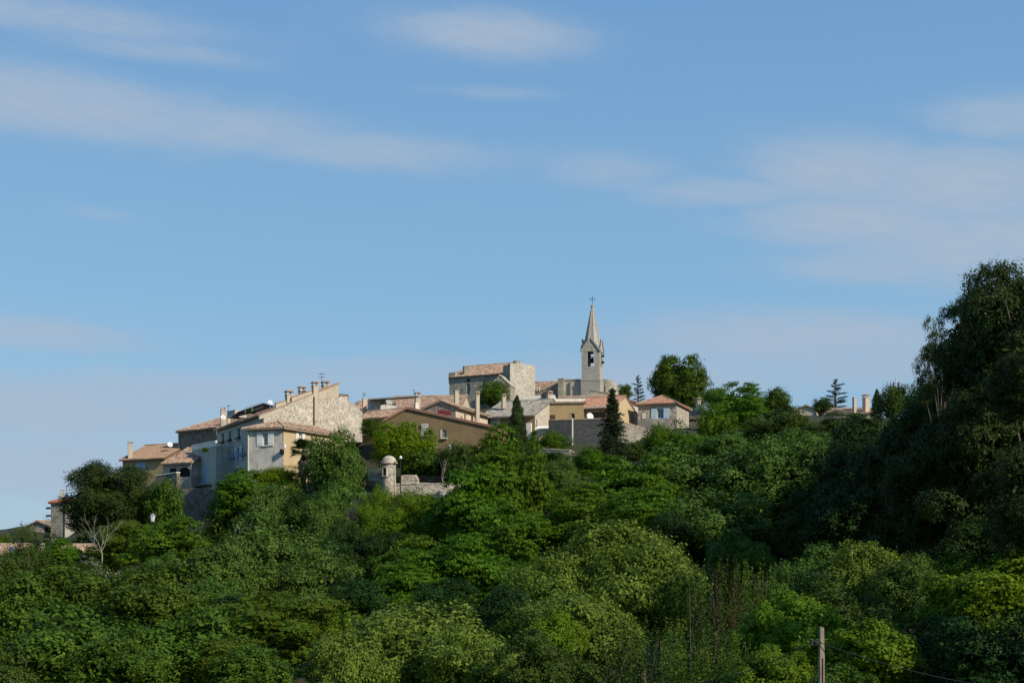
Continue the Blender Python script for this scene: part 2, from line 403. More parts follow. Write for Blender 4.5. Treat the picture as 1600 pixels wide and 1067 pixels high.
    def cutline(s, a, b):
        ia, ib = s.planes[a], s.planes[b]
        # gradient of difference
        f = lambda p: s.pz(a, p)-s.pz(b, p)
        o = Vector((0,0,0)); gx = f(Vector((1,0,0)))-f(o); gy = f(Vector((0,1,0)))-f(o); g0 = f(o); n2 = gx*gx+gy*gy
        if n2 < 1e-9: return None
        c = sum(s.P, Vector())/s.n; fc = f(c); p0 = c-Vector((gx, gy, 0))*(fc/n2); d = Vector((-gy, gx, 0)).normalized()
        lo, hi = -60.0, 60.0
        def cut(fn):
            nonlocal lo, hi
            f0, f1 = fn(p0), fn(p0+d); k = f1-f0
            if abs(k) < 1e-7:
                if f0 < -1e-4: lo, hi = 1, 0
                return
            t = -f0/k
            if k > 0: lo = max(lo, t)
            else: hi = min(hi, t)
        for i in range(s.n): cut(lambda p, i=i: -((p-s.ex[i]).dot(s.nrm[i])))
        for j in range(len(s.planes)):
            if j not in (a, b): cut(lambda p, j=j: s.pz(j, p)-s.pz(a, p))
        if hi-lo < .3: return None
        A, B = p0+d*lo, p0+d*hi
        return Vector((A.x, A.y, s.pz(a, A))), Vector((B.x, B.y, s.pz(a, B)))
    def hole(s, i, a, z0, b, z1, arch=False):
        s.holes[i].append((a, z0, b, z1, arch))
    def opening_pts(s, h):
        a, z0, b, z1, arch = h
        if not arch: return [(a, z0), (b, z0), (b, z1), (a, z1)]
        r = (b-a)/2; zc = z1-r*(1.35 if arch == 'gothic' else (1 if arch is True else .5)); pts = [(a, z0), (b, z0), (b, zc)]
        for k in range(1, 8):
            t = PI*k/8; rr = z1-zc
            pts.append(((a+b)/2+r*math.cos(t), zc+rr*(math.sin(t) if arch != 'gothic' else 1-abs(math.cos(t))**1.5)))
        return pts+[(a, zc)]
    def walls(s, which=None, name='wall'):
        mats = {}
        for i in range(s.n):
            key = s.mats.get(i, s.mat).name; mats.setdefault(key, (s.mats.get(i, s.mat), MB()))[1]
            mb = mats[key][1]; P, e, n, L = s.P[i], s.e[i], s.nrm[i], s.L[i]
            top = [0.0, L]
            for k in range(60):                                  # breaks of the roof line along this wall
                t = L*(k+.5)/60
            ks = [min(range(len(s.planes)), key=lambda q: s.pz(q, P+e*(L*t/200))) for t in range(201)]
            br = [L*(t+.5)/200 for t in range(200) if ks[t] != ks[t+1]]
            tt = [L]+br[::-1]+[0.0]
            zt = lambda t: s.H(P+e*t)+(.03 if s.roofmat else 0)
            outer = [(0.0, s.zb), (L, s.zb)]+[(t, zt(t)) for t in tt]
            hs = [s.opening_pts(h) for h in s.holes[i]]
            loops = [[Vector((u, v, 0)) for u, v in outer]]+[[Vector((u, v, 0)) for u, v in h] for h in hs]
            tri = tessellate_polygon(loops); flat = [p for l in loops for p in l]
            W3 = lambda u, v, d=0: Vector((P.x+e.x*u-n.x*d, P.y+e.y*u-n.y*d, v))
            vs = [W3(p.x, p.y) for p in flat]; fs = []
            for t in tri:
                A, B, C = [vs[q] for q in t]
                fs.append(t if (B-A).cross(C-A).dot(n) > 0 else (t[0], t[2], t[1]))
            mb.add(vs, fs)
            for h in hs:
                m = len(h)
                mb.add([W3(u, v) for u, v in h]+[W3(u, v, .26) for u, v in h], [(q, q+m, (q+1) % m+m, (q+1) % m) for q in range(m)])
        if not s.roofmat:                                        # flat lid
            mats[s.mat.name][1].add([Vector((p.x, p.y, s.H(p))) for p in s.P], [tuple(range(s.n))])
        s.wall = None
        for m, mb in mats.values():
            o = mb.build(name, m, s.root)
            if s.wall is None: s.wall = o
        return s
    def window(s, i, x0, y0, x1, y1, kind='glass', shutter=None, frame='white', sill=None, mull=(1, 1), glass='glass', arch=False, name='window', surround=None, shw=1.0, hang=0, label=None):
        a, z0, b, z1 = s.rect(i, x0, y0, x1, y1)
        if b-a < .12 or z1-z0 < .12: return
        s.hole(i, a, z0, b, z1, arch)
        P, e, n = s.P[i], s.e[i], s.nrm[i]; w, h = b-a, z1-z0; W3 = lambda u, v, d: Vector((P.x+e.x*u+n.x*d, P.y+e.y*u+n.y*d, v))
        cx, cz = (a+b)/2, (z0+z1)/2
        fr = MB(); t = .055 if min(w, h) > .5 else .035
        for u in (a+t, b-t): fr.box(W3(u, cz, -.16), e, n, ZV, t, .035, h/2)
        for v in (z0+t, z1-t): fr.box(W3(cx, v, -.161), e, n, ZV, w/2-t*1.9, .034, t)
        for k in range(1, mull[0]+1): fr.box(W3(a+w*k/(mull[0]+1), cz, -.163), e, n, ZV, .03, .03, h/2-t*1.9)
        for k in range(1, mull[1]+1): fr.box(W3(cx, z0+h*k/(mull[1]+1), -.164), e, n, ZV, w/2-t*1.9, .022, .018)
        o = fr.build(name, M[frame], s.root)
        if label: o['label'] = label
        MB().add([W3(a, z0, -.2), W3(b, z0, -.2), W3(b, z1, -.2), W3(a, z1, -.2)], [(0,1,2,3)]).build('pane', M[glass], o)
        if sill or surround:
            MB().box(W3(cx, z0-.05, .05), e, n, ZV, w/2+.12, .09, .05).build('sill', M[sill or surround], o)
        if surround:
            q = MB()
            for u in (a-.075, b+.075): q.box(W3(u, cz, .012), e, n, ZV, .07, .025, h/2)
            q.box(W3(cx, z1+.085, .013), e, n, ZV, w/2+.15, .026, .08); q.build('surround', M[surround], o)
        if shutter and kind == 'open':
            for sg in (-1, 1):
                sw = w/2*shw; q = MB(); u = (a-sw-.02) if sg < 0 else (b+sw+.02)
                c0 = W3(u, cz, .075+.03*sg); q.box(c0, e, n, ZV, sw*.97, .022, h/2+.03)
                for f_ in (-.3, .3): q.box(W3(u, cz+f_*h, .108+.03*sg), e, n, ZV, sw*.9, .012, .05)
                q.build('shutter', M[shutter], o)
        if shutter and kind in ('closed', 'half'):
            for sg in ((-1, 1) if kind == 'closed' else (1,)):
                q = MB(); u = cx+sg*w/4; q.box(W3(u, cz, -.03), e, n, ZV, w/4-.012, .022, h/2-.01)
                for f_ in (-.3, 0, .3): q.box(W3(u, cz+f_*h, .0), e, n, ZV, w/4-.03, .012, .045)
                q.build('shutter', M[shutter], o)
        return o
    def box_on(s, i, x0, y0, x1, y1, mat, name, d=.1, off=None, parent=None):
        a, z0, b, z1 = s.rect(i, x0, y0, x1, y1); P, e, n = s.P[i], s.e[i], s.nrm[i]
        c = Vector((P.x+e.x*(a+b)/2+n.x*(d/2+(off or 0)+.002), P.y+e.y*(a+b)/2+n.y*(d/2+(off or 0)+.002), (z0+z1)/2))
        return MB().box(c, e, n, ZV, (b-a)/2, d/2, (z1-z0)/2).build(name, M[mat], parent or s.root)
    def chimney(s, px, ytop, ybot, wpx, D, mat='w_cream', pots=0, cap=True, ang=20, dp=1.2, tile='t_old'):
        k = D/F; w = wpx*k/2; d = w*dp; c = at(px, D); z1, z0 = zat(ytop, D), zat(ybot, D)-.6
        ux = Vector((math.cos(math.radians(ang)), math.sin(math.radians(ang)), 0)); uy = Vector((-ux.y, ux.x, 0))
        gap = min(.4, (z1-z0)*.18) if cap else 0; q = MB()
        zt = z1-(gap+.12 if cap else 0)
        q.box((c.x, c.y, (z0+zt)/2), ux, uy, ZV, w*.86, d*.86, (zt-z0)/2); q.box((c.x, c.y, zt+.03), ux, uy, ZV, w*.98, d*.98, .05)
        o = q.build('chimney', M[mat], s.root)
        if cap:
            for i in (-1, 1):
                for j in (-1, 1): MB().box(Vector((c.x, c.y, zt+.08+gap/2))+ux*(i*w*.7)+uy*(j*d*.7), ux, uy, ZV, w*.13, d*.13, gap/2+.01).build('cap_post', M[mat], o)
            q = MB(); a = Vector((c.x, c.y, z1-.05)); hw, hd = w*1.12, d*1.12
            q.box(a+ZV*.0, ux, uy, ZV, hw, hd, .045)
            q.prism([a-ux*hw-uy*hd+ZV*.047, a+ux*hw-uy*hd+ZV*.047, a-uy*hd+ZV*(.05+w*.35)], uy*(2*hd)); q.build('cap', M[tile], o)
        for p in range(pots):
            cc = Vector((c.x, c.y, z1))+ux*((p-(pots-1)/2)*w*1.0)
            MB().lathe(cc, [(w*.3,0),(w*.34,.35),(w*.30,.37),(.0,.37)], 10).build('pot', M['t_orange'], o)
        return o
    def dish(s, px, py, dpx, D, mat='whitemetal', yaw=-25, stem=.8):
        r = dpx*D/F/2; c = at(px, D, py); n = Vector((math.sin(math.radians(-yaw))*1, -math.cos(math.radians(yaw)), .35)).normalized()
        a = n.orthogonal().normalized(); b = n.cross(a); q = MB(); N = 18
        rings = [(0, -.22), (.35, -.19), (.7, -.10), (1, 0)]
        vs = [c+n*(r*-.22)]
        for f, d in rings[1:]: vs += [c+n*(r*d)+(a*math.cos(2*PI*k/N)+b*math.sin(2*PI*k/N))*(r*f) for k in range(N)]
        fs = [(0, 1+k, 1+(k+1) % N) for k in range(N)]
        for j in range(2): fs += [(1+j*N+k, 1+(j+1)*N+k, 1+(j+1)*N+(k+1) % N, 1+j*N+(k+1) % N) for k in range(N)]
        q.add(vs, fs); o = q.build('satellite_dish', M[mat], s.root, smooth=True)
        q = MB(); q.tube([c-n*(r*.22), c-n*(r*.55)-ZV*(r*.3), c-n*(r*.55)-ZV*(stem+r)], .03, 6)
        q.tube([c-n*(r*.05)-ZV*(r*.9), c+n*(r*.75)-ZV*(r*.1)], .018, 5); q.box(c+n*(r*.78)-ZV*(r*.08), a, b, n, .05, .05, .07)
        q.build('dish_arm', M['zinc'], o); return o
    def antenna(s, px, ytop, ybot, D, bars=((.9, .5), (.7, .4))):
        q = MB(); a, b = at(px, D, ybot), at(px, D, ytop); q.tube([a, b], .025, 5); h = (b-a).length
        for f, w in bars:
            c = a.lerp(b, f); q.tube([c+Vector((-w, .2, 0)), c+Vector((w, -.2, 0))], .02, 4)
            for t in (-.8, -.4, 0, .4, .8): q.tube([c+Vector((w*t, -.2*t, 0))+Vector((-.05, -.28, 0)), c+Vector((w*t, -.2*t, 0))+Vector((.05, .28, 0))], .012, 4)
        return q.build('antenna', M['iron'], s.root)
    def pipe(s, i, px, ytop, ybot, mat='zinc', r=.06):
        t, z1 = s.wallpt(i, px, ytop); _, z0 = s.wallpt(i, px, ybot); p = s.P[i]+s.e[i]*t+s.nrm[i]*(r+.02)
        return MB().tube([(p.x, p.y, z0), (p.x, p.y, z1)], r, 6).build('drainpipe', M[mat], s.root)
def qR(N, D, pl, phi, depth=None, pr=None, theta=None):
    """footprint whose near corner is its front right one: column N, distance D; front wall runs back-left at phi to column pl"""
    n = at(N, D); P0 = along(n, 180-phi, pl); th = (90-phi) if theta is None else theta
    P2 = along(n, th, pr) if pr is not None else step(n, th, depth)
    return [P0, n, P2, P0+P2-n]
def qL(N, D, pr, theta, depth):
    """near corner is the front left one; front wall runs back-right at theta to column pr"""
    n = at(N, D); P1 = along(n, theta, pr); up = theta+90
    return [n, P1, step(P1, up, depth), step(n, up, depth)]
# ================================================================ ground
xs = np.concatenate([np.linspace(-3000,-330,10), np.linspace(-300,300,151), np.linspace(330,3000,10)])
ys = np.concatenate([np.linspace(-1500,-40,6), np.linspace(-20,460,161), np.linspace(520,6000,12)])
X, Y = np.meshgrid(xs, ys); Z = hgt(X.ravel(), Y.ravel())
me = bpy.data.meshes.new('terrain'); nx = len(xs); ny = len(ys)
me.from_pydata(np.stack([X.ravel(), Y.ravel(), Z-.1], 1).tolist(), [], [(j*nx+i, j*nx+i+1, (j+1)*nx+i+1, (j+1)*nx+i) for j in range(ny-1) for i in range(nx-1)])
me.polygons.foreach_set('use_smooth', [True]*len(me.polygons)); me.materials.append(M['soil'])
o = bpy.data.objects.new('terrain', me); COL.objects.link(o); o['kind'] = 'structure'
# ================================================================ village
def ez(py, D): return zat(py, D)
# --- H8 corner house: grey rendered wall left, apricot wall right
Dn = 150; h = House('corner_house', 'grey and apricot corner house with a hipped tile roof behind the palm', 'house',
    qR(443, Dn, 387, 17, pr=538, theta=62), ez(790, Dn), [(0, ez(668, Dn), .40), (1, ez(668, Dn), .40), (2, ez(668, Dn), .4), (3, ez(668, Dn), .40)],
    M['w_grey'], M['t_old'], .45, side={1: M['w_apricot']})
h.window(0, 411, 676, 419, 696, 'open', 'white', mull=(1, 2), sill='cream_paint', shw=1.15)
h.window(1, 466.5, 677, 471, 691, 'open', 'white', mull=(1, 2), surround='white', shw=1.0)
h.window(1, 500.5, 689, 505, 698.5, 'open', 'white', mull=(1, 1), surround='white', shw=1.0)
h.walls(); h.pipe(0, 388.5, 670, 742, 'cream_paint', .07); h.box_on(0, 440.5, 702, 444, 710, 'iron', 'wall_lamp', .5); h.box_on(1, 443.5, 694, 445.5, 700, 'whitemetal', 'meter_box', .12)
# --- H6/H7 tall house: shaded plaster front, stone party wall lit by the sun
Dn = 158; foot = qR(412, Dn, 339, 62, pr=529, theta=28)
zE = ez(647, Dn)
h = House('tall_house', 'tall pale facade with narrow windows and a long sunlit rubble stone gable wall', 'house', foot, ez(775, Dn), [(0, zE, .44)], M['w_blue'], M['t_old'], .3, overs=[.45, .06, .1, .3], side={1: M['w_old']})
for x0, x1, y0, y1 in ((346.5,350.5,676.5,691), (357.5,361.5,672.5,688), (371,375.5,668.5,684.5)):
    w = h.window(0, x0, y0, x1, y1, mull=(1, 1), frame='grey_wood', surround='cream_paint')
    h.box_on(0, x0-.8, y1-1.2, x1+.8, y1+1.8, 'iron', 'flower_box', .35)
for x0, x1, y0, y1 in ((346.5,350.5,708,726), (357,361,703.5,723), (371,375,699,719)):
    h.window(0, x0, y0, x1, y1, 'open', 'sky_blue', mull=(1, 2), frame='grey_wood', shw=1.1)
h.walls()
h.box_on(0, 339, 690.5, 386, 689, 'cream_paint', 'string_course', .05)
h.box_on(0, 340, 740, 386, 742, 'grey_wood', 'balcony_floor', .8)
for x0, x1, y in ((363.5,370,712), (376.5,380,708), (381,385,706)): h.box_on(0, x0, y, x1, y+5, 'deep_blue', 'laundry', .06, off=.4)
q = MB()
for f in (0, 1, 2): 
    a, za = h.wallpt(0, 362, 709+f*4.5); b, zb_ = h.wallpt(0, 387, 700+f*4.5); q.tube([h.P[0]+h.e[0]*a+h.nrm[0]*.45+ZV*za, h.P[0]+h.e[0]*b+h.nrm[0]*.45+ZV*zb_], .02, 4)
q.build('clothes_line', M['iron'], h.root)
# parapet that steps up over the stone wall
P, e, n = h.P[1], h.e[1], h.nrm[1]
def wl(px): 
    k = (px-CXP)/F; return (k*P.y-P.x)/(e.x-k*e.y)
def par(x0, y0, x1, y1, y2, y3, nm='parapet', mat='w_cream', th=.4, off=.04):
    a, b = wl(x0), wl(x1); Da, Db = (P+e*a).y, (P+e*b).y
    pts = [P+e*a+n*off+ZV*ez(y3, Da), P+e*b+n*off+ZV*ez(y2, Db), P+e*b+n*off+ZV*ez(y1, Db), P+e*a+n*off+ZV*ez(y0, Da)]
    return MB().prism(pts, -n*th).build(nm, M[mat], h.root), pts
for seg in ((431,630.5,447,626.5,634,640), (456,621,487,610.5,622,633), (498,609.5,529,599,620,624)):
    o, pts = par(*seg)
    a, b = pts[3], pts[2]; d = (b-a).normalized()
    MB().prism([a+ZV*.002+n*.06, b+ZV*.002+n*.06, b+ZV*.12+n*.06, a+ZV*.12+n*.06], -n*.5).build('coping', M['t_orange'], o)
par(405,648,431,641,648,655, 'parapet', 'w_cream')
h.chimney(451.5, 611, 645, 11, 160.2, 'w_cream', ang=28); h.chimney(472, 604.5, 628, 10.5, 163, 'w_cream', ang=28)
h.chimney(492.2, 597, 650, 9.5, 161.3, 'w_cream', ang=28); h.chimney(508.5, 596.5, 618, 10.5, 165.5, 'w_cream', ang=28)
t0 = wl(490.5); p = P+e*t0+n*.12; MB().tube([(p.x, p.y, ez(664, p.y)), (p.x, p.y, ez(620, p.y))], .055, 6).build('drainpipe', M['iron'], h.root)
h.antenna(502.5, 582, 606, 165); h.dish(422.5, 628.5, 7.5, 160.5)
# roof terrace and its little dark pergola
P0 = at(366, 166)
q = MB(); ux = Vector((math.cos(math.radians(-50)), math.sin(math.radians(-50)), 0)); uy = Vector((-ux.y, ux.x, 0))
c = at(370, 168, 647.5); q.box(c, ux, uy, ZV, 1.0, .8, .45); q.build('terrace_wall', M['w_grey'], h.root)
q = MB()
for px in ():
    q.box(at(px, 163+(409-px)*.07, 650-(px-363)*.36), ux, uy, ZV, .05, .05, .5)
a = at(396, 163.5, 640); q.prism([at(361, 166.5, 652), at(372, 165.5, 643), at(412, 162.5, 629.5), at(428, 161.5, 634.5), at(405, 163, 642)], Vector((-.3, 1.6, .1)))
q.build('pergola', M['brown_wood'], h.root)
q = MB(); q.tube([at(383, 162.3, 637), at(410, 160.5, 629)], .025, 5); q.tube([at(383, 162.3, 645), at(383, 162.3, 637)], .025, 5); q.tube([at(394, 161.5, 642), at(394, 161.5, 633.5)], .025, 5); q.build('railing', M['zinc'], h.root)
MB().prism([at(391, 161.8, 641), at(411, 160.2, 634.6), at(412, 160.2, 635.8), at(392, 161.8, 642.4)], Vector((-.2, .9, .05))).build('awning', M['awning'], h.root)
# --- lower back slope of the stone house
D2 = h.P[2].y
h2 = House('stone_annexe', 'rubble stone annexe with sloping top right of the chimney row', 'house', [at(529.5, 163.2), at(543.5, 163.8), at(543.5, 169), at(529.5, 168)], ez(690, 164), [(0, ez(618, 163.5), .05)], M['w_old'], M['t_orange'], .08, thick=.1)
h2.walls()
h3 = House('stone_buttress', 'leaning rubble wall with a raked top beside the stone annexe', 'wall', [at(543.6, 163.9), at(566, 164.5), at(566, 166), at(543.6, 165.6)], ez(690, 164), [(1, ez(643, 164.4), .78)], M['w_old'])
h3.walls()
# --- H4 dark stone house
Dn = 178; h = House('dark_stone_house', 'dark rubble stone house with a mottled tile roof and white satellite dish', 'house',
    qR(338, Dn, 279, 38, depth=11), ez(760, Dn), [(0, ez(668.5, Dn), .42), (2, ez(668.5, Dn), .42), (3, ez(668.5, Dn), .55)], M['s_dark'], M['t_old'], .3)
h.walls(); h.pipe(0, 280.2, 675, 712, 'cream_paint', .09)
h.chimney(349, 641, 666, 9, 176, 'w_cream', pots=2, cap=False); h.chimney(357.5, 643.5, 664, 5, 177.5, 'w_pink', cap=False)
h.antenna(357, 632, 645, 176, ((.8, .3),)); h.dish(348.8, 651.5, 7.6, 174.3)
# --- H5 pale low house with the blue balcony door
Dn = 168; h = House('balcony_house', 'small pale grey house with a blue balcony door between stone and tall house', 'house',
    qR(337.5, Dn, 300, 55, depth=6), ez(764, Dn), [(0, ez(697, Dn), .02)], M['w_blue'])
h.window(0, 315, 728, 323.5, 756, 'closed', 'blue', frame='blue', mull=(0, 0), name='balcony_door')
h.walls()
h.box_on(0, 301, 757.5, 331, 759.5, 'grey_wood', 'balcony', .9)
q = MB()
for k in range(19):
    a, _ = h.wallpt(0, 301+k*1.65); p = h.P[0]+h.e[0]*a+h.nrm[0]*.9; q.tube([(p.x, p.y, ez(757, p.y)), (p.x, p.y, ez(745, p.y))], .016, 4)
for yy in (745, 757):
    a, _ = h.wallpt(0, 301); b, _ = h.wallpt(0, 331); p, r = h.P[0]+h.e[0]*a+h.nrm[0]*.9, h.P[0]+h.e[0]*b+h.nrm[0]*.9
    q.tube([(p.x, p.y, ez(yy, p.y)), (r.x, r.y, ez(yy, r.y))], .025, 4)
q.build('railing', M['iron'], h.root)
# parapet
P, e, n = h.P[0], h.e[0], h.nrm[0]
a, b = P+ZV*h.H(P), h.P[1]+ZV*h.H(h.P[1])
MB().prism([a+n*.06, b+n*.06, b+n*.06+ZV*.75, a+n*.06+ZV*.75], -n*.25).build('parapet', M['w_white'], h.root)
# --- H1 yellow house
Dn = 180; h = House('yellow_house', 'ochre yellow house with neat tile roof, chimney and round white dish', 'house',
    qR(258, Dn, 191.5, 26, depth=9.5), ez(775, Dn), [(0, ez(715, Dn), .46), (2, ez(715, Dn), .46)], M['w_yellow'], M['t_new'], .4, overs=[.5, .35, .3, .25])
h.window(0, 213, 722, 227, 738, 'closed', 'blue', mull=(0, 0), frame='blue', name='shuttered_window')
h.walls(); h.box_on(0, 192, 716.5, 256, 719.5, 'cream_paint', 'eaves_board', .12)
h.chimney(203.5, 690.5, 709, 7.5, 183, 'w_cream'); h.dish(265.8, 694.2, 8.2, 182)
# --- small roof piece behind the yellow house
h = House('low_outbuilding', 'low outbuilding roof tucked behind the yellow house dish', 'house', qR(281, 190, 264, 30, depth=5), ez(730, 190), [(0, ez(713, 190), .4), (2, ez(713, 190), .4)], M['s_dark'], M['t_old'], .2); h.walls()
# --- H3 loggia house
Dn = 171; h = House('loggia_house', 'low house with tiled roof over a dark arched loggia', 'house',
    qR(299, Dn, 254.5, 30, depth=4.5), ez(775, Dn), [(0, ez(722.5, Dn), .5)], M['s_cream'], M['t_old'], .3)
a, z0, b, z1 = h.rect(0, 264, 731, 276, 745); h.hole(0, a, z0, b, z1, 'seg'); a2, z0, b2, z1 = h.rect(0, 279, 730, 297, 745); h.hole(0, a2, z0, b2, z1, 'seg')
h.walls(); P, e, n = h.P[0], h.e[0], h.nrm[0]
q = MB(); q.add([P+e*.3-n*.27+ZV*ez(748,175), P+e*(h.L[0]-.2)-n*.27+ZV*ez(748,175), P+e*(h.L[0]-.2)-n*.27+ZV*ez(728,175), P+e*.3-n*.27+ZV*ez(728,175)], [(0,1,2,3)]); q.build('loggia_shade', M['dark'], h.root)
# terrace wall before it
def wall_thing(name, label, pts, th, mat, zb, cat='wall', coping=None, raked=None):
    """free standing wall: pts = (column, distance, row of the top)"""
    P = [at(p[0], p[1], p[2]) for p in pts]; c = P[0]; root = thing(name, label, cat, (c.x, c.y, zb)); q = MB(); k = MB()
    for a, b in zip(P, P[1:]):
        d = (b-a); d.z = 0; d.normalize(); n = Vector((-d.y, d.x, 0))
        q.prism([Vector((a.x, a.y, zb)), Vector((b.x, b.y, zb)), b, a], n*th)
        if coping: k.prism([a-n*.06+ZV*.003, b-n*.06+ZV*.003, b-n*.06+ZV*.12, a-n*.06+ZV*.12], n*(th+.12))
    q.build('masonry', M[mat], root)
    if coping: k.build('coping', M[coping], root)
    return root
wall_thing('terrace_wall', 'shaded terrace wall with pale coping under the loggia house', [(244,166,744), (262,165,740.5), (276,164,738.5)], .5, 's_dark', ez(775, 166), coping='w_white')
wall_thing('retaining_wall', 'tall dark retaining wall under the balcony house', [(272,160,764), (300,159,762), (338,158,766), (364,157,780)], 1.2, 's_dark', ez(850, 160))
# --- H9 small tile roofs right of the stone wall
h = House('chimney_house', 'small tile roofed house with weathercock chimney behind the stone buttress', 'house', qR(576, 186, 546, 14, depth=7), ez(670, 186), [(0, ez(640, 186), .42), (2, ez(640, 186), .42)], M['s_cream'], M['t_old'], .2)
h.walls(); h.chimney(569.5, 623, 642, 6.5, 184, 'w_pink', cap=False); h.antenna(569, 613, 626, 184, ((.85, .3), (.6, .2)))
# --- H10 shed with the round vent and its long canopy
Dn = 181; h = House('rooftop_shed', 'cream rooftop shed with a round grey vent under a long canopy', 'shed', qR(593.5, Dn, 575, 16, depth=5), ez(665, Dn), [(0, ez(622.5, Dn), .03)], M['w_cream'])
h.walls(); c = at(580, Dn-1.0, 635.5); MB().lathe((0, 0, 0), [(0,0),(.5,0),(.5,.1)], 18)
q = MB(); nrm = h.nrm[0]; a_ = h.e[0]
cc = h.P[0]+h.e[0]*h.wallpt(0, 579.5)[0]+ZV*ez(635.5, Dn)+nrm*.03
q.prism([cc+a_*(math.cos(t)*.30)+ZV*(math.sin(t)*.42) for t in [2*PI*k/18 for k in range(18)]], nrm*.05); q.build('vent', M['zinc'], h.root)
MB().prism([at(575, 180, 622.5), at(651, 179, 617.5), at(651, 179, 619.3), at(575, 180, 624.6)], Vector((.3, 3.2, .25))).build('canopy', M['grey_wood'], h.root)
q = MB()
for px, r in ((598, 633), (606, 632), (615, 630)): q.prism([at(px-4, 180.3, r+8), at(px+4, 180.3, r+7), at(px+4, 180.3, r-1), at(px-3, 180.3, r)], Vector((0, .15, 0)))
q.build('screen', M['w_white'], h.root)
# --- H11 long tile roof with the big chimney
Dn = 190; h = House('long_roof_house', 'wide low house with a long brown tile roof and thick chimney', 'house', qR(720, Dn, 606, 7, depth=11), ez(670, Dn), [(0, ez(636, Dn), .40), (2, ez(636, Dn), .40)], M['w_cream'], M['t_old'], .4, overs=[.5, .1, .4, .2])
h.walls(); h.chimney(652.5, 613.5, 646, 8.5, 183.5, 'w_cream', dp=1.0); h.chimney(651, 630, 640, 6.5, 180.5, 'w_white', cap=False)
h.chimney(713, 611, 634, 7, 184, 'w_cream', cap=False, tile='t_grey'); h.antenna(646.5, 609, 618, 182, ((.9, .2),))
# --- H13 roof with deep shaded front
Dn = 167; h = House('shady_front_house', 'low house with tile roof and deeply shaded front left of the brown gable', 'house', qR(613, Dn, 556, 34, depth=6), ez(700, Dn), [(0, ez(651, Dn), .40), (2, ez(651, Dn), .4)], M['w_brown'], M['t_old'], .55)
h.window(0, 566, 663, 576, 679, mull=(1, 2), shutter='cream_paint', kind='half', surround='cream_paint')
h.walls()
# --- H14 big brown gable
Dn = 158; fp = qR(764, Dn, 590.5, 12, depth=12); ru = along(at(764, Dn), 168, 639)
h = House('brown_gable_house', 'big brown rendered gable house with an orange tile verge', 'house', fp, ez(740, Dn), [(3, ez(664, fp[0].y), .50), (1, ez(667, Dn), .235)], M['w_brown'], M['t_orange'], .3, overs=[.22, .3, .1, .3], thick=.2)
h.window(0, 660.5, 664, 667.5, 681, 'closed', 'white', mull=(0, 0), surround='cream_paint')
h.window(0, 691, 671.5, 697.5, 684, mull=(1, 2), frame='grey_wood', glass='glass_blue', sill='cream_paint')
h.window(0, 673.5, 700, 681, 713, 'closed', 'white', mull=(0, 0), surround='white')
h.walls()
h.box_on(0, 688.2, 671.5, 690.6, 684, 'cream_paint', 'shutter', .05); h.box_on(0, 689, 684.6, 699.5, 685.8, 'cream_paint', 'ledge', .32)
h.box_on(0, 656, 665, 658.6, 669, 'iron', 'hinge_bracket', .12)
p = h.P[0]+h.e[0]*h.wallpt(0, 704)[0]+h.nrm[0]*.45; q = MB(); q.lathe((p.x, p.y, ez(701, p.y)), [(.0,0),(.14,0),(.2,.36),(.06,.48),(0,.56)], 8); o = q.build('wall_lantern', M['dishgrey'], h.root)
MB().tube([(p.x, p.y, ez(696.5, p.y)), (p.x-h.nrm[0].x*.45, p.y-h.nrm[0].y*.45, ez(695.5, p.y))], .025, 5).build('lantern_arm', M['iron'], h.root)
# --- H16 pink cream house, grey stone gable to the left
Dn = 172; h = House('pink_house', 'pinkish cream house with grey stone gable and overhanging tile roof', 'house', qR(712, Dn, 664, 20, pr=762, theta=69), ez(690, Dn), [(1, ez(635.5, Dn), .38), (3, ez(637, Dn), .38)], M['s_grey'], M['t_old'], .4, overs=[.25, .55, .2, .4], side={1: M['w_pink']})
h.window(1, 740.5, 650.5, 744.8, 659.5, mull=(1, 1), frame='white'); h.window(1, 725, 647, 728.5, 655.5, mull=(1, 0), frame='grey_wood'); h.window(1, 719.8, 650, 722.4, 654, mull=(0, 0), frame='grey_wood')
h.walls(); h.chimney(746, 612.5, 650, 6.2, 176.5, 'w_cream', cap=True)
q = MB(); c = at(695, 169.5, 645); q.box(c, Vector((1,0,0)), Vector((0,1,0)), ZV, .75, .6, .22); c = at(689, 169.5, 643); q.box(c, Vector((1,0,0)), Vector((0,1,0)), ZV, .4, .7, .16); q.build('terrace_awning', M['red'], h.root)
q = MB(); 
for px in (684, 691, 698, 705): q.tube([at(px, 169, 652), at(px, 169, 641)], .03, 5)
q.tube([at(684, 169, 641), at(705, 169, 639.5)], .03, 5); q.build('pergola_frame', M['iron'], h.root)
# --- H17 grey lichen roof
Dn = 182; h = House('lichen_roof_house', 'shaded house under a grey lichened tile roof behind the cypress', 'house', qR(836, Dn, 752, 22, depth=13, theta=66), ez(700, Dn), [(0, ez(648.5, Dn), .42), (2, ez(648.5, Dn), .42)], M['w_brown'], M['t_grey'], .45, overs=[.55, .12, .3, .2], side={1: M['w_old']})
h.window(0, 766, 654, 782, 671, 'closed', 'cream_paint', mull=(0, 0), frame='cream_paint', name='shuttered_window'); h.window(0, 812, 655, 821, 672, 'half', 'brown_wood', mull=(0, 0), frame='brown_wood')
h.walls(); h.box_on(0, 760, 650.5, 834, 652.2, 'w_white', 'cornice', .35); h.chimney(787, 616, 632, 6.5, 186.5, 'w_cream', tile='t_grey')
h.box_on(0, 823.5, 661, 831, 688, 'w_white', 'pier', .35); h.pipe(1, 838.2, 655, 670, 'zinc')
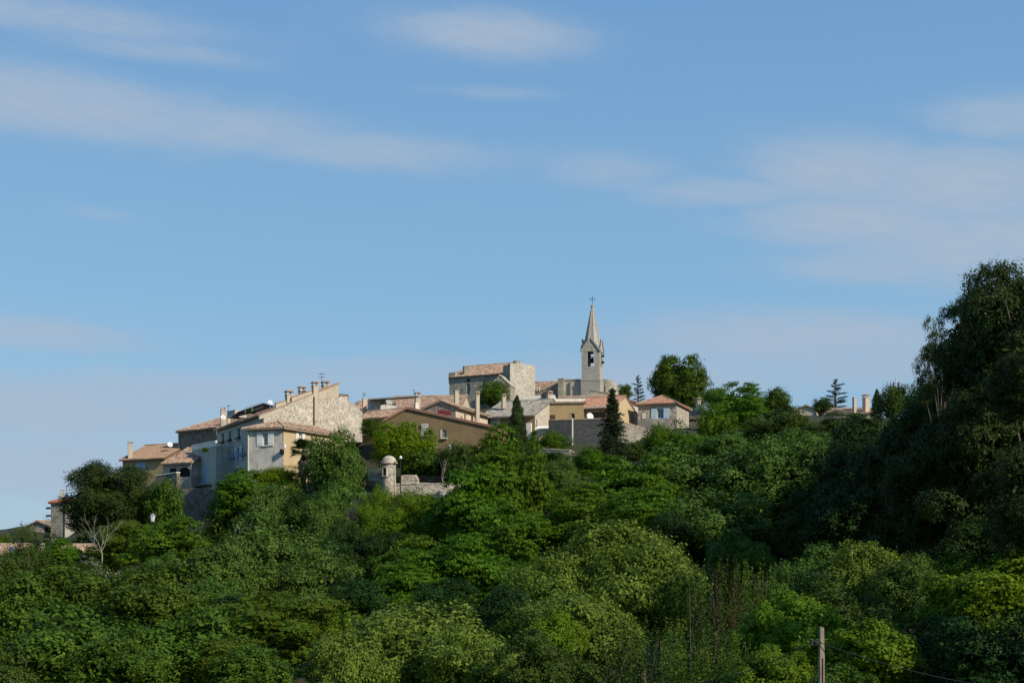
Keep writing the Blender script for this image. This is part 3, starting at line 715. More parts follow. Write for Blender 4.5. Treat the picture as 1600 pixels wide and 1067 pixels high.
h = House('lean_to', 'small lean-to with pale slab roof at the foot of the rubble wall', 'shed', qR(858, 178, 837, 10, depth=3), ez(700, 178), [(0, ez(671, 178), .22)], M['w_pink'], M['w_white'], .15, thick=.08); h.walls()
h = House('garden_shed', 'tiny tile roofed shed in the trees below the grey retaining wall', 'shed', qR(858, 170, 843, 10, depth=3), ez(705, 170), [(0, ez(689, 170), .3)], M['s_cream'], M['t_old'], .15); h.walls()
# --- awning terrace behind the lichen roof
Dn = 196; h = House('terrace_building', 'flat terrace building with a long cream awning above the lichened roof', 'house', qR(852, Dn, 804, 6, depth=5), ez(660, Dn), [(0, ez(627, Dn), .02)], M['w_cream']); h.walls()
MB().prism([at(806, 193.5, 620), at(845, 193, 618.4), at(846, 191.8, 624), at(804, 192.3, 625.6)], Vector((0, .05, .08))).build('awning', M['awning'], h.root)
q = MB()
for px in (806, 816, 826, 836, 845): q.tube([at(px, 192.4, 632), at(px, 192.4, 622)], .03, 5)
q.tube([at(806, 192.3, 628), at(845, 192.2, 627)], .02, 4); q.build('railing', M['iron'], h.root)
# --- H18 ochre house with flat top and red roofed wing
Dn = 186; h = House('ochre_house', 'flat topped ochre house with dark red shutters above the grey wall', 'house', qR(912, Dn, 851, 8, depth=7), ez(690, Dn), [(0, ez(629.5, Dn), .12)], M['w_yellow'], M['t_old'], .22)
h.window(0, 855, 648, 867.5, 662, 'closed', 'brown_wood', mull=(0, 0), frame='brown_wood', name='shuttered_window')
h.window(0, 892.5, 646, 897.8, 657, mull=(0, 0), frame='grey_wood', glass='dark', surround='w_yellow')
h.walls()
MB().prism([at(856, 190, 628.8), at(872, 190, 627.5), at(866, 190, 616), at(862, 190, 619)], Vector((0, .4, 0))).build('white_gable', M['w_white'], h.root)
MB().prism([at(870, 191, 628), at(915, 191, 627), at(915, 191, 622.5), at(870, 191, 623)], Vector((0, .4, 0))).build('white_parapet', M['w_white'], h.root)
h.chimney(858.5, 612, 628, 8, 191, 'w_pink', cap=True)
Dn = 185; h = House('red_roof_house', 'ochre house with a red tile roof and cream gable beside the church', 'house', qR(959, Dn, 902.5, 22, pr=994.5, theta=66), ez(690, Dn), [(0, ez(635.5, Dn), .40), (2, ez(635.5, Dn), .40)], M['w_yellow'], M['t_orange'], .4, overs=[.55, .12, .3, .2], side={1: M['w_apricot']})
h.window(0, 924, 643.5, 946, 661, 'closed', 'brown_wood', mull=(0, 0), frame='brown_wood', name='shuttered_window')
h.walls(); h.box_on(1, 991.5, 640, 994, 668, 'w_white', 'corner_pier', .1)
h.dish(922.3, 650.2, 11.5, 183, stem=.5); h.box_on(0, 903, 636.5, 957, 638, 'cream_paint', 'gutter', .25, off=.3)
# --- roof strip behind
h = House('strip_roof_house', 'narrow strip of tile roof in front of the church wall', 'house', qR(925, 199, 874, 4, depth=6), ez(660, 199), [(0, ez(624, 199), .22), (2, ez(624, 199), .22)], M['s_cream'], M['t_old'], .2); h.walls()
# --- H19 right house with light blue shutters
Dn = 188; h = House('blue_shutter_house', 'cream stone house with light blue shutters and orange hipped roof', 'house', qR(1057, Dn, 997, 20, depth=8), ez(700, Dn), [(0, ez(629.5, Dn), .42), (1, ez(629.5, Dn), .5), (2, ez(629.5, Dn), .42), (3, ez(629.5, Dn), .5)], M['s_cream'], M['t_orange'], .35, thick=.13)
h.window(0, 1026.5, 638.5, 1037, 654, 'open', 'sky_blue', mull=(1, 0), glass='glass_blue', surround='cream_paint', frame='sky_blue', shw=.85)
h.walls(); h.box_on(0, 1003.5, 646, 1008.5, 654, 'w_white', 'meter_box', .08)
h = House('white_annexe', 'white annexe with a sloping orange roof left of the blue shuttered house', 'house', qR(1001, 196, 975, 6, depth=7), ez(690, 196), [(1, ez(632, 196), .3)], M['w_white'], M['t_orange'], .3); h.walls()
h = House('dark_wall_house', 'low dark stone house with a small tile roof behind the blue shuttered house', 'house', qR(1100, 196, 1060, 14, depth=6), ez(690, 196), [(0, ez(653, 196), .42), (2, ez(653, 196), .42)], M['s_dark'], M['t_old'], .25); h.walls(); h.chimney(1091, 622, 650, 6.5, 199, 's_cream')
# --- walls below
wall_thing('grey_retaining_wall', 'big smooth grey retaining wall below the ochre houses', [(857,177,657), (893,176,656), (925,175.5,655), (957,175,654)], .8, 's_slate', ez(735, 176), coping='t_old')
wall_thing('lit_retaining_wall', 'sunlit grey rubble wall with raked coping right of the fir', [(957.3,174.9,655), (985,177,663), (1010,179,672), (1034,181,684)], .6, 's_grey', ez(735, 176), coping='t_old')
wall_thing('boundary_wall', 'low grey stone wall under the blue shuttered house', [(996,184,655), (1020,183.4,654.5), (1052,183,655.5)], .5, 's_grey', ez(700, 184))
q = MB().tube([at(894.5, 174.6, 705), at(894.5, 174.6, 653)], .085, 8).build('drainpipe', M['w_white']); q['label'] = 'long white drainpipe down the grey retaining wall'; q['category'] = 'drainpipe'
wall_thing('garden_wall', 'broken cream stone garden wall half hidden by leaves below the grey wall', [(838,160,703), (862,159,702), (890,158,704), (917,158,716)], .5, 's_cream', ez(745, 160), coping='w_pink')
wall_thing('pale_wall_piece', 'short pale wall glimpsed through the trees on the ridge', [(1160,176,688), (1176,176,685), (1190,176,690)], .4, 'w_white', ez(705, 176))
# --- castle
Dn = 238; fp = qR(787, Dn, 702, 27, depth=13)
h = House('castle_keep', 'old castle block with a tile roof and tall arched window', 'castle', fp, ez(665, Dn), [(0, ez(583.5, Dn), .42), (2, ez(583.5, Dn), .42)], M['s_castle'], M['t_old'], .35, overs=[.35, .05, .3, .1])
h.window(0, 728.5, 598.5, 734.5, 616, mull=(1, 2), glass='glass_blue', frame='grey_wood', surround=None)
h.window(0, 728.5, 591, 734.5, 597.5, mull=(0, 0), glass='dark', frame='grey_wood', arch=True); h.window(0, 719.8, 608.5, 721.6, 611.5, mull=(0, 0), glass='dark', frame='grey_wood')
h.walls(); h.chimney(727.5, 573.5, 584, 8, 243, 's_castle', cap=False)
P, e, n = h.P[0], h.e[0], h.nrm[0]
a = h.wallpt(0, 701.2)[0]; b = h.wallpt(0, 711.5)[0]
MB().prism([P+e*a+n*.05+ZV*ez(600, fp[0].y), P+e*b+n*.05+ZV*ez(598, fp[0].y), P+e*b+n*.05+ZV*ez(582, fp[0].y), P+e*a+n*.05+ZV*ez(582.5, fp[0].y)], -n*5).build('corner_block', M['s_castle'], h.root)
Dn = 233; fp = qR(797, Dn, 786, 50, pr=836, theta=32)
h = House('castle_tower', 'ruined pale stone castle tower with ragged top facing the sun', 'castle', fp, ez(660, Dn), [(0, ez(569.5, Dn), .02)], M['s_castle'], side={1: M['s_tower']}); h.walls()
q = MB(); rr = random.Random(3); P, e, n = h.P[1], h.e[1], h.nrm[1]; L = h.L[1]; t = 0
while t < L-.2:
    w = min(rr.uniform(.5, 1.1), L-t); hh = rr.uniform(.04, .5)*(1 if t < L*.6 else .6); q.prism([P+e*t-n*.01+ZV*h.H(P+e*t), P+e*(t+w)-n*.01+ZV*h.H(P+e*(t+w)), P+e*(t+w)-n*.01+ZV*(h.H(P+e*(t+w))+hh), P+e*t-n*.01+ZV*(h.H(P+e*t)+hh*rr.uniform(.6, 1.2))], -n*.8); t += w
q.build('broken_top', M['s_tower'], h.root)
q = MB(); c = at(806, 236, 567); q.lathe((c.x, c.y, c.z-.5), [(.5,0),(.5,.7),(.3,1.0),(0,1.05)], 10); q.build('stump', M['s_castle'], h.root)
Dn = 228; fp = qR(797.5, Dn, 765, 14, depth=3.4)
h = House('castle_porch', 'small stone gable leaning against the ruined castle tower', 'castle', fp, ez(650, Dn), [(1, ez(602, Dn), .92), (3, ez(602, Dn), .92)], M['s_castle'], M['s_tower'], .1, thick=.1); h.walls()
# --- church
Dn = 246; h = House('church_side_roof', 'low church building with a brown tile roof left of the belfry', 'church', qR(874, Dn, 800, 10, depth=17), ez(670, Dn), [(0, ez(617.5, Dn), .42), (2, ez(617.5, Dn), .42)], M['s_castle'], M['t_old'], .3)
h.walls(); h.box_on(0, 832, 604, 841, 611, 'w_pink', 'dormer', 1.2, off=-2.0)
fp = qR(874, 240, 822, 12, depth=1.2); h = House('church_flying_wall', 'long raked stone wall rising toward the church buttress', 'wall', fp, ez(670, 240), [(3, ez(622, fp[0].y), .42)], M['s_castle'], M['t_grey'], .12, thick=.1); h.walls()
Dn = 237.4; h = House('church_nave', 'pale stone church nave with flat buttresses beside the belfry', 'church', qR(912, Dn, 873, 14, depth=14), ez(670, Dn), [(0, ez(594, Dn), .10), (3, ez(594, Dn), .10)], M['s_tower'], M['s_castle'], .1, thick=.15); h.walls()
for x0, x1, y in ((873.3, 881.8, 592), (891, 893.5, 596)):
    h.box_on(0, x0, y, x1, 650, 's_castle', 'buttress', .9 if x1-x0 > 5 else .35)
# bell tower
Dn = 236; ph = 14; th = 76
def ring(nx_, pl, pr, ext=0.0):
    n = at(nx_, Dn); P0 = along(n, 180-ph, pl); w = (P0-n).length; P2 = step(n, th, w); P = [P0, n, P2, P0+P2-n]
    c = sum(P, Vector())/4; return [p+(p-c).normalized()*ext*1.414 for p in P], c, w
TP_, TC, TW = ring(937, 908.7, None)
h = House('bell_tower', 'tall church bell tower with open gothic arches, gables and stone spire', 'church tower', TP_, ez(660, Dn), [(0, ez(546, Dn), 0)], M['s_ashlar'])
a, z0, b, z1 = h.rect(0, 918.3, 542.5, 928.2, 572.5)
for i in range(4):
    c = h.L[i]/2; w = (b-a)/2; h.hole(i, c-w, z0, c+w, z1, 'gothic')
h.walls('wall')
zb0 = ez(593, Dn); zt0 = ez(546, Dn)
def sq(P, z): return [Vector((p.x, p.y, z)) for p in P]
def band(z, hh, ext, nm='string_course', mat='s_ashlar'):
    R, _, _ = ring(937, 908.7, None, ext); MB().prism(sq(R, z), ZV*hh).build(nm, M[mat], h.root)
R1, _, _ = ring(937, 908.7, None, .10)
band(zb0-.14, .28, .16); 
MB().prism(sq(R1, ez(660, Dn)), ZV*(zb0-.14-ez(660, Dn))).build('plinth', M['s_ashlar'], h.root)
# arch mouldings, inner dark floor and bell
for i in range(4):
    P, e, n = h.P[i], h.e[i], h.nrm[i]; c = h.L[i]/2; w = (b-a)/2
    pts = h.opening_pts((c-w, z0, c+w, z1, 'gothic'))[1:]; out = h.opening_pts((c-w-.14, z0, c+w+.14, z1+.2, 'gothic'))[1:]
    q = MB(); N = len(pts); Wd = lambda u, v, d: P+e*u+n*d+ZV*v
    vs = [Wd(u, v, .07) for u, v in pts]+[Wd(u, v, .07) for u, v in out]+[Wd(u, v, -.01) for u, v in pts]+[Wd(u, v, -.01) for u, v in out]
    q.add(vs, [(k, k+1, N+k+1, N+k) for k in range(N-1)]+[(k, 2*N+k, 2*N+k+1, k+1) for k in range(N-1)]+[(N+k+1, 3*N+k+1, 3*N+k, N+k) for k in range(N-1)])
    q.build('arch_moulding', M['s_tower'], h.root)
    # gable above each face
    zg0 = zt0-.25; apex = ez(528, Dn); o_ = .12; q = MB()
    tri = [P+e*(-.06)+n*.06+ZV*zg0, P+e*(h.L[i]+.06)+n*.06+ZV*zg0, P+e*(h.L[i]/2)+n*.06+ZV*apex]
    q.prism([tri[0]-n*.062, tri[1]-n*.062, tri[2]-n*.062], n*.055)
    q.build('gable', M['s_ashlar'], h.root)
    q = MB(); A, B, C_ = [Vector(t) for t in tri]
    for a_, b_ in ((A, C_), (C_, B)):
        d = (b_-a_).normalized(); up = n.cross(d); up = up if up.z > 0 else -up
        q.prism([a_-d*.12-up*.02, b_+d*.10-up*.02, b_+d*.10+up*.20, a_-d*.12+up*.20], n*.16)
    q.build('gable_coping', M['s_ashlar'], h.root)
    # gable roof running back to the spire
    Cc = Vector((TC.x, TC.y, apex)); q = MB(); q.add([A-n*.07, B-n*.07, C_-n*.07, Cc], [(0, 2, 3), (2, 1, 3)]); q.build('gable_roof', M['s_ashlar'], h.root)
MB().prism(sq([p+(TC-p)*.05 for p in TP_], z0-.5), ZV*.2).build('belfry_floor', M['s_castle'], h.root)
q = MB(); q.lathe((TC.x, TC.y, z0+.9), [(.5,0),(.42,.12),(.33,.5),(.26,.75),(.1,.88),(0,.9)], 14); bell = q.build('bell', M['iron'], h.root)
MB().tube([TP_[3].lerp(TP_[0], .5)+ZV*(z0+1.9), TP_[1].lerp(TP_[2], .5)+ZV*(z0+1.9)], .07, 6).build('headstock', M['brown_wood'], bell)
# octagonal spire
zs0 = ez(547, Dn); zs1 = ez(476, Dn); rs_ = TW*.485/math.cos(PI/8)*1.0; rot = math.radians(-14+22.5)
q = MB(); N = 16; prof = []
for k in range(N+1):
    f = k/N; r = rs_*(1-f)+.16*f; zz = zs0+(zs1-zs0)*f; prof += [(r, zz-zs0), (r*.985, zz-zs0+.02)]
q.lathe((TC.x, TC.y, zs0), prof, 8, rot, rot+2*PI); q.build('spire', M['s_ashlar'], h.root)
q = MB()
for k in range(8):
    t = rot+k*PI/4; d = Vector((math.cos(t), math.sin(t), 0)); q.tube([TC+d*rs_*1.01+ZV*zs0, TC+d*.17+ZV*zs1], [.07, .035], 5)
q.build('spire_rib', M['s_tower'], h.root)
q = MB(); q.lathe((TC.x, TC.y, zs1-.12), [(.17,0),(.28,.12),(.30,.25),(.22,.40),(.06,.5),(0,.52)], 12); q.build('finial', M['s_castle'], h.root, smooth=True)
zc0 = zs1+.35; zc1 = ez(460.5, Dn); q = MB(); q.tube([TC+ZV*zc0, TC+ZV*zc1], .045, 6); zc = zc1-.42; q.tube([TC+Vector((-.42, .1, zc)), TC+Vector((.42, -.1, zc))], .045, 6)
for dx_, dz_ in ((-.42, 0), (.42, 0), (0, .42)): q.box(TC+Vector((dx_, -dx_*.24, zc+dz_)), Vector((1,0,0)), Vector((0,1,0)), ZV, .07, .05, .07)
q.build('cross', M['iron'], h.root)
for zz in (556, 566): 
    p = h.P[1]+h.e[1]*(h.L[1]*.5); q = MB(); q.lathe((p.x+h.nrm[1].x*.3, p.y+h.nrm[1].y*.3, ez(zz, Dn)), [(.0,0),(.2,0),(.26,.4),(0,.45)], 8); q.build('loudspeaker', M['iron'], h.root)
# apse
c = at(951, 246); root = thing('church_apse', 'round pale stone apse with a broken sloping top right of the belfry', 'church', (c.x, c.y, ez(650, 246)))
q = MB(); R = (973-938)/F*246/2+.35; N = 26; c2 = at(953.5, 246)
prev = None
for k in range(N+1):
    t = -PI*1.05 + (PI*1.1)*k/N; x = c2.x+R*math.cos(t); y = c2.y+R*math.sin(t); f = (math.cos(t)+1)/2
    row = 594.5 + 3*f + 20*max(0, f-.45)**1.6/.38 + random.uniform(-.5, .5); cur = (x, y, ez(row, 246))
    if prev:
        xi = lambda p: (c2.x+(p[0]-c2.x)*.88, c2.y+(p[1]-c2.y)*.88); zb_ = ez(650, 246); a, b = xi(prev), xi(cur)
        q.add([(prev[0], prev[1], zb_), (cur[0], cur[1], zb_), cur, prev, (b[0], b[1], cur[2]), (a[0], a[1], prev[2]), (a[0], a[1], zb_), (b[0], b[1], zb_)], [(0,1,2,3), (3,2,4,5), (5,4,7,6)])
    prev = cur
q.build('curved_wall', M['s_tower'], root)
q = MB(); 
for k in range(12):
    t = -PI*.75+PI*.7*k/11; p = c2+Vector((math.cos(t), math.sin(t), 0))*(R+.08); q.box((p.x, p.y, ez(612.5, 246)), Vector((-math.sin(t), math.cos(t), 0)), Vector((math.cos(t), math.sin(t), 0)), ZV, .14, .1, .14)
q.build('corbel', M['s_castle'], root)
h = House('vestry', 'small stone vestry with a raked roof at the foot of the belfry', 'church', [at(922, 228), at(950, 229), at(950, 232), at(922, 231)], ez(650, 229), [(3, ez(612, 229), -.12)], M['s_castle'], M['s_grey'], .1, thick=.1); h.walls(); h.chimney(947, 605, 620, 5, 229.5, 's_castle', cap=False)
# --- far right
h = House('ridge_gable_house', 'small cream gable end peeping over the trees on the ridge', 'house', qR(1275, 232, 1244, 18, depth=8), ez(665, 232), [(1, ez(640, 232), .42), (3, ez(640, 232), .42)], M['w_cream'], M['t_old'], .3); h.walls()
h = House('ridge_long_house', 'long low tile roof with two tall chimneys beside the cedar', 'house', qR(1366, 226, 1286, 10, depth=8), ez(665, 226), [(0, ez(645.5, 226), .30), (2, ez(645.5, 226), .30)], M['w_cream'], M['t_old'], .3); h.walls()
h.chimney(1335, 621.5, 644, 5, 226.5, 'w_cream', cap=False); h.chimney(1353, 617, 644, 8.5, 227, 'w_pink')
# mast
c = at(1400, 260, 620); root = thing('radio_mast', 'red and white lattice antenna mast beyond the ridge trees', 'mast', (c.x, c.y, ez(640, 260)))
q = MB(); q.tube([at(1400, 260, 640), at(1400, 260, 589)], .09, 5); q.build('pole', M['dishgrey'], root)
q = MB()
for dx_ in (-.45, .45): q.box(at(1400, 260, 602)+Vector((dx_, 0, 0)), Vector((1,0,0)), Vector((0,1,0)), ZV, .12, .12, .6)
for yy in (598, 605): q.tube([at(1396, 260, yy), at(1404, 260, yy)], .05, 4)
q.build('antenna_panel', M['red'], root)
# --- far left
Dn = 186; h = House('end_house', 'tall narrow stone house with red hipped roof left of the umbrella pine', 'house', qR(101.5, Dn, 79.5, 18, pr=124, theta=62), ez(880, Dn), [(0, ez(785, Dn), .45), (1, ez(785, Dn), .45), (3, ez(785, Dn), .45)], M['s_grey'], M['t_red'], .25, side={1: M['w_blue']})
h.walls(); h.chimney(97.5, 765.5, 784, 6.5, 188, 'w_cream', ); h.box_on(0, 79.3, 785.5, 101, 787.5, 'w_cream', 'eaves_course', .12)
h.box_on(3, 79, 792, 79.8, 795, 'iron', 'balcony', .9); h.box_on(3, 79, 804, 79.8, 807, 'iron', 'balcony', .9); h.antenna(104, 758, 775, 188, ((.9,.3),))
h.pipe(0, 101, 788, 840, 'iron', .05)
Dn = 197; h = House('left_gable_house', 'stone gable house with orange tiles and dark porch at the left end', 'house', qR(80, Dn, 35.5, 16, depth=8), ez(890, Dn), [(3, ez(826, Dn), .42), (1, ez(823, Dn), .34)], M['s_grey'], M['t_old'], .3)
h.window(0, 68, 822, 78.5, 846, mull=(0, 0), glass='dark', frame='grey_wood', name='porch_opening', arch='seg')
h.walls()
h = House('white_wall_house', 'low white walled house glimpsed through leaves at the lower left', 'house', qR(156, 138, 88, 10, depth=4), ez(905, 138), [(0, ez(861.5, 138), .3), (2, ez(861.5, 138), .3)], M['w_white'], M['t_old'], .25); h.walls(); h.chimney(67.5, 849, 868, 5, 140, 'w_cream', cap=True)
h = House('dish_house', 'cream cottage with tile roof and two grey dishes at the left edge', 'house', qR(28, 160, -30, 8, depth=6), ez(905, 160), [(0, ez(866, 160), .38), (2, ez(866, 160), .38)], M['w_cream'], M['t_old'], .25); h.walls()
h.dish(17.3, 858, 8.5, 157.5, 'dishgrey'); h.dish(16.8, 868, 6.5, 157, 'dishgrey')
# --- bartizan and terrace wall
c = at(608, 139.5); z_b = ez(790, 139.5); root = thing('watch_turret', 'round stone watch turret with domed cap on the terrace wall', 'turret', (c.x, c.y, z_b))
r = 10.6/F*139.5; k = 139.5/F
def zz(row): return ez(row, 139.5)-z_b
q = MB(); q.lathe((c.x, c.y, z_b), [(r*1.05,0),(r*1.03,zz(757)),(r,zz(752)),(r*.98,zz(724.5)),(r*.9,zz(724.4))], 28)
q.build('drum', M['s_cream'], root)
q = MB(); q.lathe((c.x, c.y, z_b), [(r*.9,zz(725)),(r*1.24,zz(724.2)),(r*1.24,zz(722.6)),(r*1.08,zz(722.2))], 28); q.build('cornice', M['w_pink'], root)
q = MB(); q.lathe((c.x, c.y, z_b+zz(722.4)), [(r*1.08*math.cos(a_), (722.4-711.5)*k*math.sin(a_)) for a_ in [PI/2*j/9 for j in range(10)]], 28); q.build('dome', M['s_tower'], root, smooth=True)
a_ = math.radians(-123); d = Vector((math.cos(a_), math.sin(a_), 0)); e_ = Vector((-d.y, d.x, 0)); zw = ez(737.5, 139.5)
q = MB(); q.box(c+d*r*.99+ZV*zw, e_, d, ZV, .20, .05, .38); o = q.build('window', M['dark'], root)
q = MB()
for s_ in (-1, 1): q.box(c+d*(r*1.0)+e_*(s_*.25)+ZV*zw, e_, d, ZV, .055, .09, .46)
q.box(c+d*(r*1.0)+ZV*(zw+.43), e_, d, ZV, .2, .088, .055); q.box(c+d*(r*1.01)+ZV*(zw-.44), e_, d, ZV, .34, .12, .06); q.build('surround', M['w_pink'], o)
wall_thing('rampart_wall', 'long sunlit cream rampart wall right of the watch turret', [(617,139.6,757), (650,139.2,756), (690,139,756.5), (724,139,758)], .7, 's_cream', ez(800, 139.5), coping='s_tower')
wall_thing('upper_parapet', 'short taller parapet block between turret and fence', [(627,141.5,742), (648,141.4,741.5), (652,141.3,748)], .5, 's_cream', ez(760, 141))
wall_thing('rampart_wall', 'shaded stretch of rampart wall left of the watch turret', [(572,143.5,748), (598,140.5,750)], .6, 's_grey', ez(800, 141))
# fences
def fence(label, P0, P1, rowdrop, nb, mat='iron', name='fence'):
    root = thing(name, label, 'fence', tuple(P0-ZV*1.2)); q = MB(); r_ = MB()
    for k_ in range(nb+1):
        p = P0.lerp(P1, k_/nb); q.tube([p-ZV*1.2, p], .02, 4)
    q.build('bars', M[mat], root)
    for zz_ in (0, -1.0): r_.tube([P0+ZV*zz_, P1+ZV*zz_], .028, 4)
    r_.build('rail', M[mat], root)
fence('grey metal fence left of the watch turret', at(576, 142.5, 734), at(594, 141.2, 733), 0, 10, 'dishgrey')
fence('dark railing along the rampart beneath the olive shrubs', at(653, 142, 744), at(694, 142, 745), 0, 30)
# lamps
def street_lamp(label, px, yt, yb, D, kind):
    c = at(px, D, yb); zb_ = min(c.z, hz(c.x, c.y)); root = thing('street_lamp', label, 'street lamp', (c.x, c.y, zb_)); k_ = D/F; zt = zat(yt, D)
    MB().tube([(c.x, c.y, zb_), (c.x, c.y, zb_+.5), (c.x, c.y, zt-.5)], [.09, .055, .04], 8).build('post', M['iron'], root)
    if kind == 'globe':
        MB().lathe((c.x, c.y, zt-.5), [(0,.1),(.11,.14),(.17,.26),(.14,.38),(.06,.46),(0,.48)], 14).build('globe', M['whitemetal'], root, smooth=True)
    else:
        q = MB(); q.lathe((c.x, c.y, zt-.75), [(.0,0),(.14,0),(.24,.5),(.0,.5)], 6); q.build('lantern_glass', M['dishgrey'], root)
        q = MB(); q.lathe((c.x, c.y, zt-.25), [(.27,0),(.24,.06),(.08,.2),(0,.25)], 6); q.build('lantern_hood', M['zinc'], root)
street_lamp('slim street lamp with white globe right of the watch turret', 626, 711.5, 757, 138.5, 'globe')
o_ = street_lamp('old street lamp with white hood below the umbrella pine', 238.5, 801.5, 850, 120, 'lantern')
# utility pole in the foreground, with its wires
c = at(1283.5, 42); zt = ez(978, 42); zb_ = hz(c.x, c.y)-.3
root = thing('utility_pole', 'weathered concrete utility pole carrying a black cable among the front trees', 'utility pole', (c.x, c.y, zb_))
hw = 3.7/F*42; q = MB(); ux = Vector((.97, .24, 0)); uy = Vector((-.24, .97, 0))
def sec(z, w, d): return [Vector((c.x, c.y, z))+ux*(a*w)+uy*(b*d) for a, b in ((-1,-1),(1,-1),(1,1),(-1,1))]
z1_ = ez(1028, 42)
bot, mid, top = sec(zb_, hw*1.5, hw*1.2), sec(z1_, hw*1.05, hw*.9), sec(zt, hw*.8, hw*.75)
top[1] = top[1]-ZV*.05; top[2] = top[2]-ZV*.05
q.add(mid+top, [(0,1,5,4),(1,2,6,5),(2,3,7,6),(3,0,4,7),(4,5,6,7),(0,3,2,1)])
for s_ in (-1, 1):                                   # two webs with ladder slots between
    q.box(Vector((c.x, c.y, (zb_+z1_)/2))+ux*(s_*hw*.72), ux, uy, ZV, hw*.32, hw*.9, (z1_-zb_)/2)
zz2 = z1_-.9
while zz2 > zb_:
    q.box(Vector((c.x, c.y, zz2)), ux, uy, ZV, hw*.6, hw*.85, .12); zz2 -= 1.0
q.build('post', M['concrete'], root)
q = MB(); zc = ez(1003, 42); pc = Vector((c.x, c.y, zc)); q.box(pc-ux*.16-uy*.05, ux, uy, ZV, .1, .05, .04); q.box(pc-ux*.3, ux, uy, ZV, .07, .05, .09); q.build('cable_clamp', M['iron'], root)
def wire(a, b, sag, r_=.014):
    pts = [a.lerp(b, t/14)-ZV*(sag*4*(t/14)*(1-t/14)) for t in range(15)]; return MB().tube(pts, r_, 5)
q = wire(pc-ux*.1-uy*.1, at(1700, 40, 1085), .35); q.v; q.build('cable', M['iron'], root)
q = wire(pc-ux*.3, at(1030, 47, 1075), .3); q.build('cable', M['iron'], root)
# ================================================================ vegetation
def leaf_mesh(name, C, Nn, L, asp, rng, mat, droop=None):
    """C centres, Nn normals, L lengths -> one mesh of small pointed leaves"""
    n = len(C); Nn = Nn/np.linalg.norm(Nn, axis=1, keepdims=True)
    r = rng.normal(size=(n, 3)) if droop is None else rng.normal(size=(n, 3))*.6+droop
    T = r-(r*Nn).sum(1, keepdims=True)*Nn; T /= np.linalg.norm(T, axis=1, keepdims=True)+1e-9
    S = np.cross(Nn, T); L = L[:, None]; w = L*asp
    V = np.stack([C-T*L*.5, C+S*w*.5-T*L*.08, C+T*L*.5, C-S*w*.5-T*L*.08], 1).reshape(-1, 3)
    return quads(name, V, mat)
def quads(name, V, mat):
    n = len(V)//4; me = bpy.data.meshes.new(name)
    me.vertices.add(len(V)); me.vertices.foreach_set('co', V.astype(np.float32).ravel())
    me.loops.add(4*n); me.loops.foreach_set('vertex_index', np.arange(4*n, dtype=np.int32))
    me.polygons.add(n); me.polygons.foreach_set('loop_start', np.arange(0, 4*n, 4, dtype=np.int32))
    me.update(calc_edges=True); me.materials.append(mat)
    return me
def unit(v): return v/(np.linalg.norm(v, axis=-1, keepdims=True)+1e-9)
def fib(n):
    i = np.arange(n)+.5; ph = np.arccos(1-2*i/n); th = PI*(1+5**.5)*i
    return np.stack([np.cos(th)*np.sin(ph), np.sin(th)*np.sin(ph), np.cos(ph)], 1)
def crown_round(seed, mat, leaf=.05, asp=.6, nl=34, lr=(.24,.40), ns=38, sr=.05, nleaf=14, flat=.8, lowcut=-.7, up=.5, gap=.15, rag=.12, core=1.0, sprayflat=1.0, droop=None, shape=None, defo=1.0, name='crown'):
    rng = np.random.default_rng(seed)
    D = fib(nl); D = unit(D+rng.normal(size=D.shape)*.18); D = D[D[:, 2] > lowcut]; D = D[rng.random(len(D)) > gap]
    R = rng.uniform(*lr, len(D)); rr = (1-R)*rng.uniform(1-rag*2, 1+rag*.6, len(D))
    C = D*rr[:, None]
    inn = unit(rng.normal(size=(max(4, nl//4), 3)))*rng.uniform(.15, .5, (max(4, nl//4), 1))
    C = np.concatenate([C, inn]); R = np.concatenate([R, rng.uniform(.3, .42, len(inn))])
    w1, w2, w3 = rng.uniform(0, 6, 3); u_ = unit(C)                # no crown is a plain ball
    C = C*(1+defo*(.20*np.sin(u_[:, 0]*3.1+w1)*np.cos(u_[:, 1]*2.7+w2)+.14*np.sin(u_[:, 2]*4.3+u_[:, 0]*3.7+w3)))[:, None]
    if shape is not None: C = shape(C)
    k = np.repeat(np.arange(len(C)), (ns*(R/np.mean(R))**2).astype(int)+4)
    d = unit(rng.normal(size=(len(k), 3))*.9+unit(C[k]+1e-6)*.75+np.array([0, 0, .25]))
    S = C[k]+d*(R[k]*rng.uniform(.70, 1.18, len(k)))[:, None]*np.array([1, 1, flat])
    kk = np.repeat(np.arange(len(S)), rng.integers(int(nleaf*.6), int(nleaf*1.4)+1, len(S)))
    off = rng.normal(size=(len(kk), 3))*sr*np.array([1, 1, sprayflat])
    P = S[kk]+off
    Nn = d[kk]*.95+np.array([0, 0, up*.5])+rng.normal(size=(len(kk), 3))*.42
    L = leaf*rng.uniform(.6, 1.35, len(kk))
    nc = int(1500*core)
    if nc:
        cp = unit(rng.normal(size=(nc, 3)))*(rng.random((nc, 1))**.4*.66)
        if shape is not None: cp = shape(cp)
        cp[:, 2] = np.maximum(cp[:, 2], lowcut*.8)
        P = np.concatenate([P, cp]); Nn = np.concatenate([Nn, rng.normal(size=(nc, 3))]); L = np.concatenate([L, rng.uniform(.10, .17, nc)])
    sx = np.percentile(np.hypot(P[:, 0], P[:, 1]), 98.5); hi, lo = np.percentile(P[:, 2], 99.7), np.percentile(P[:, 2], .5)
    P = P/np.array([sx, sx, 1]); P[:, 2] = (P[:, 2]-lo)/(hi-lo)*(1-max(lo, -1))+max(lo, -1)
    return leaf_mesh(name, P, Nn, L, asp, rng, mat, droop)
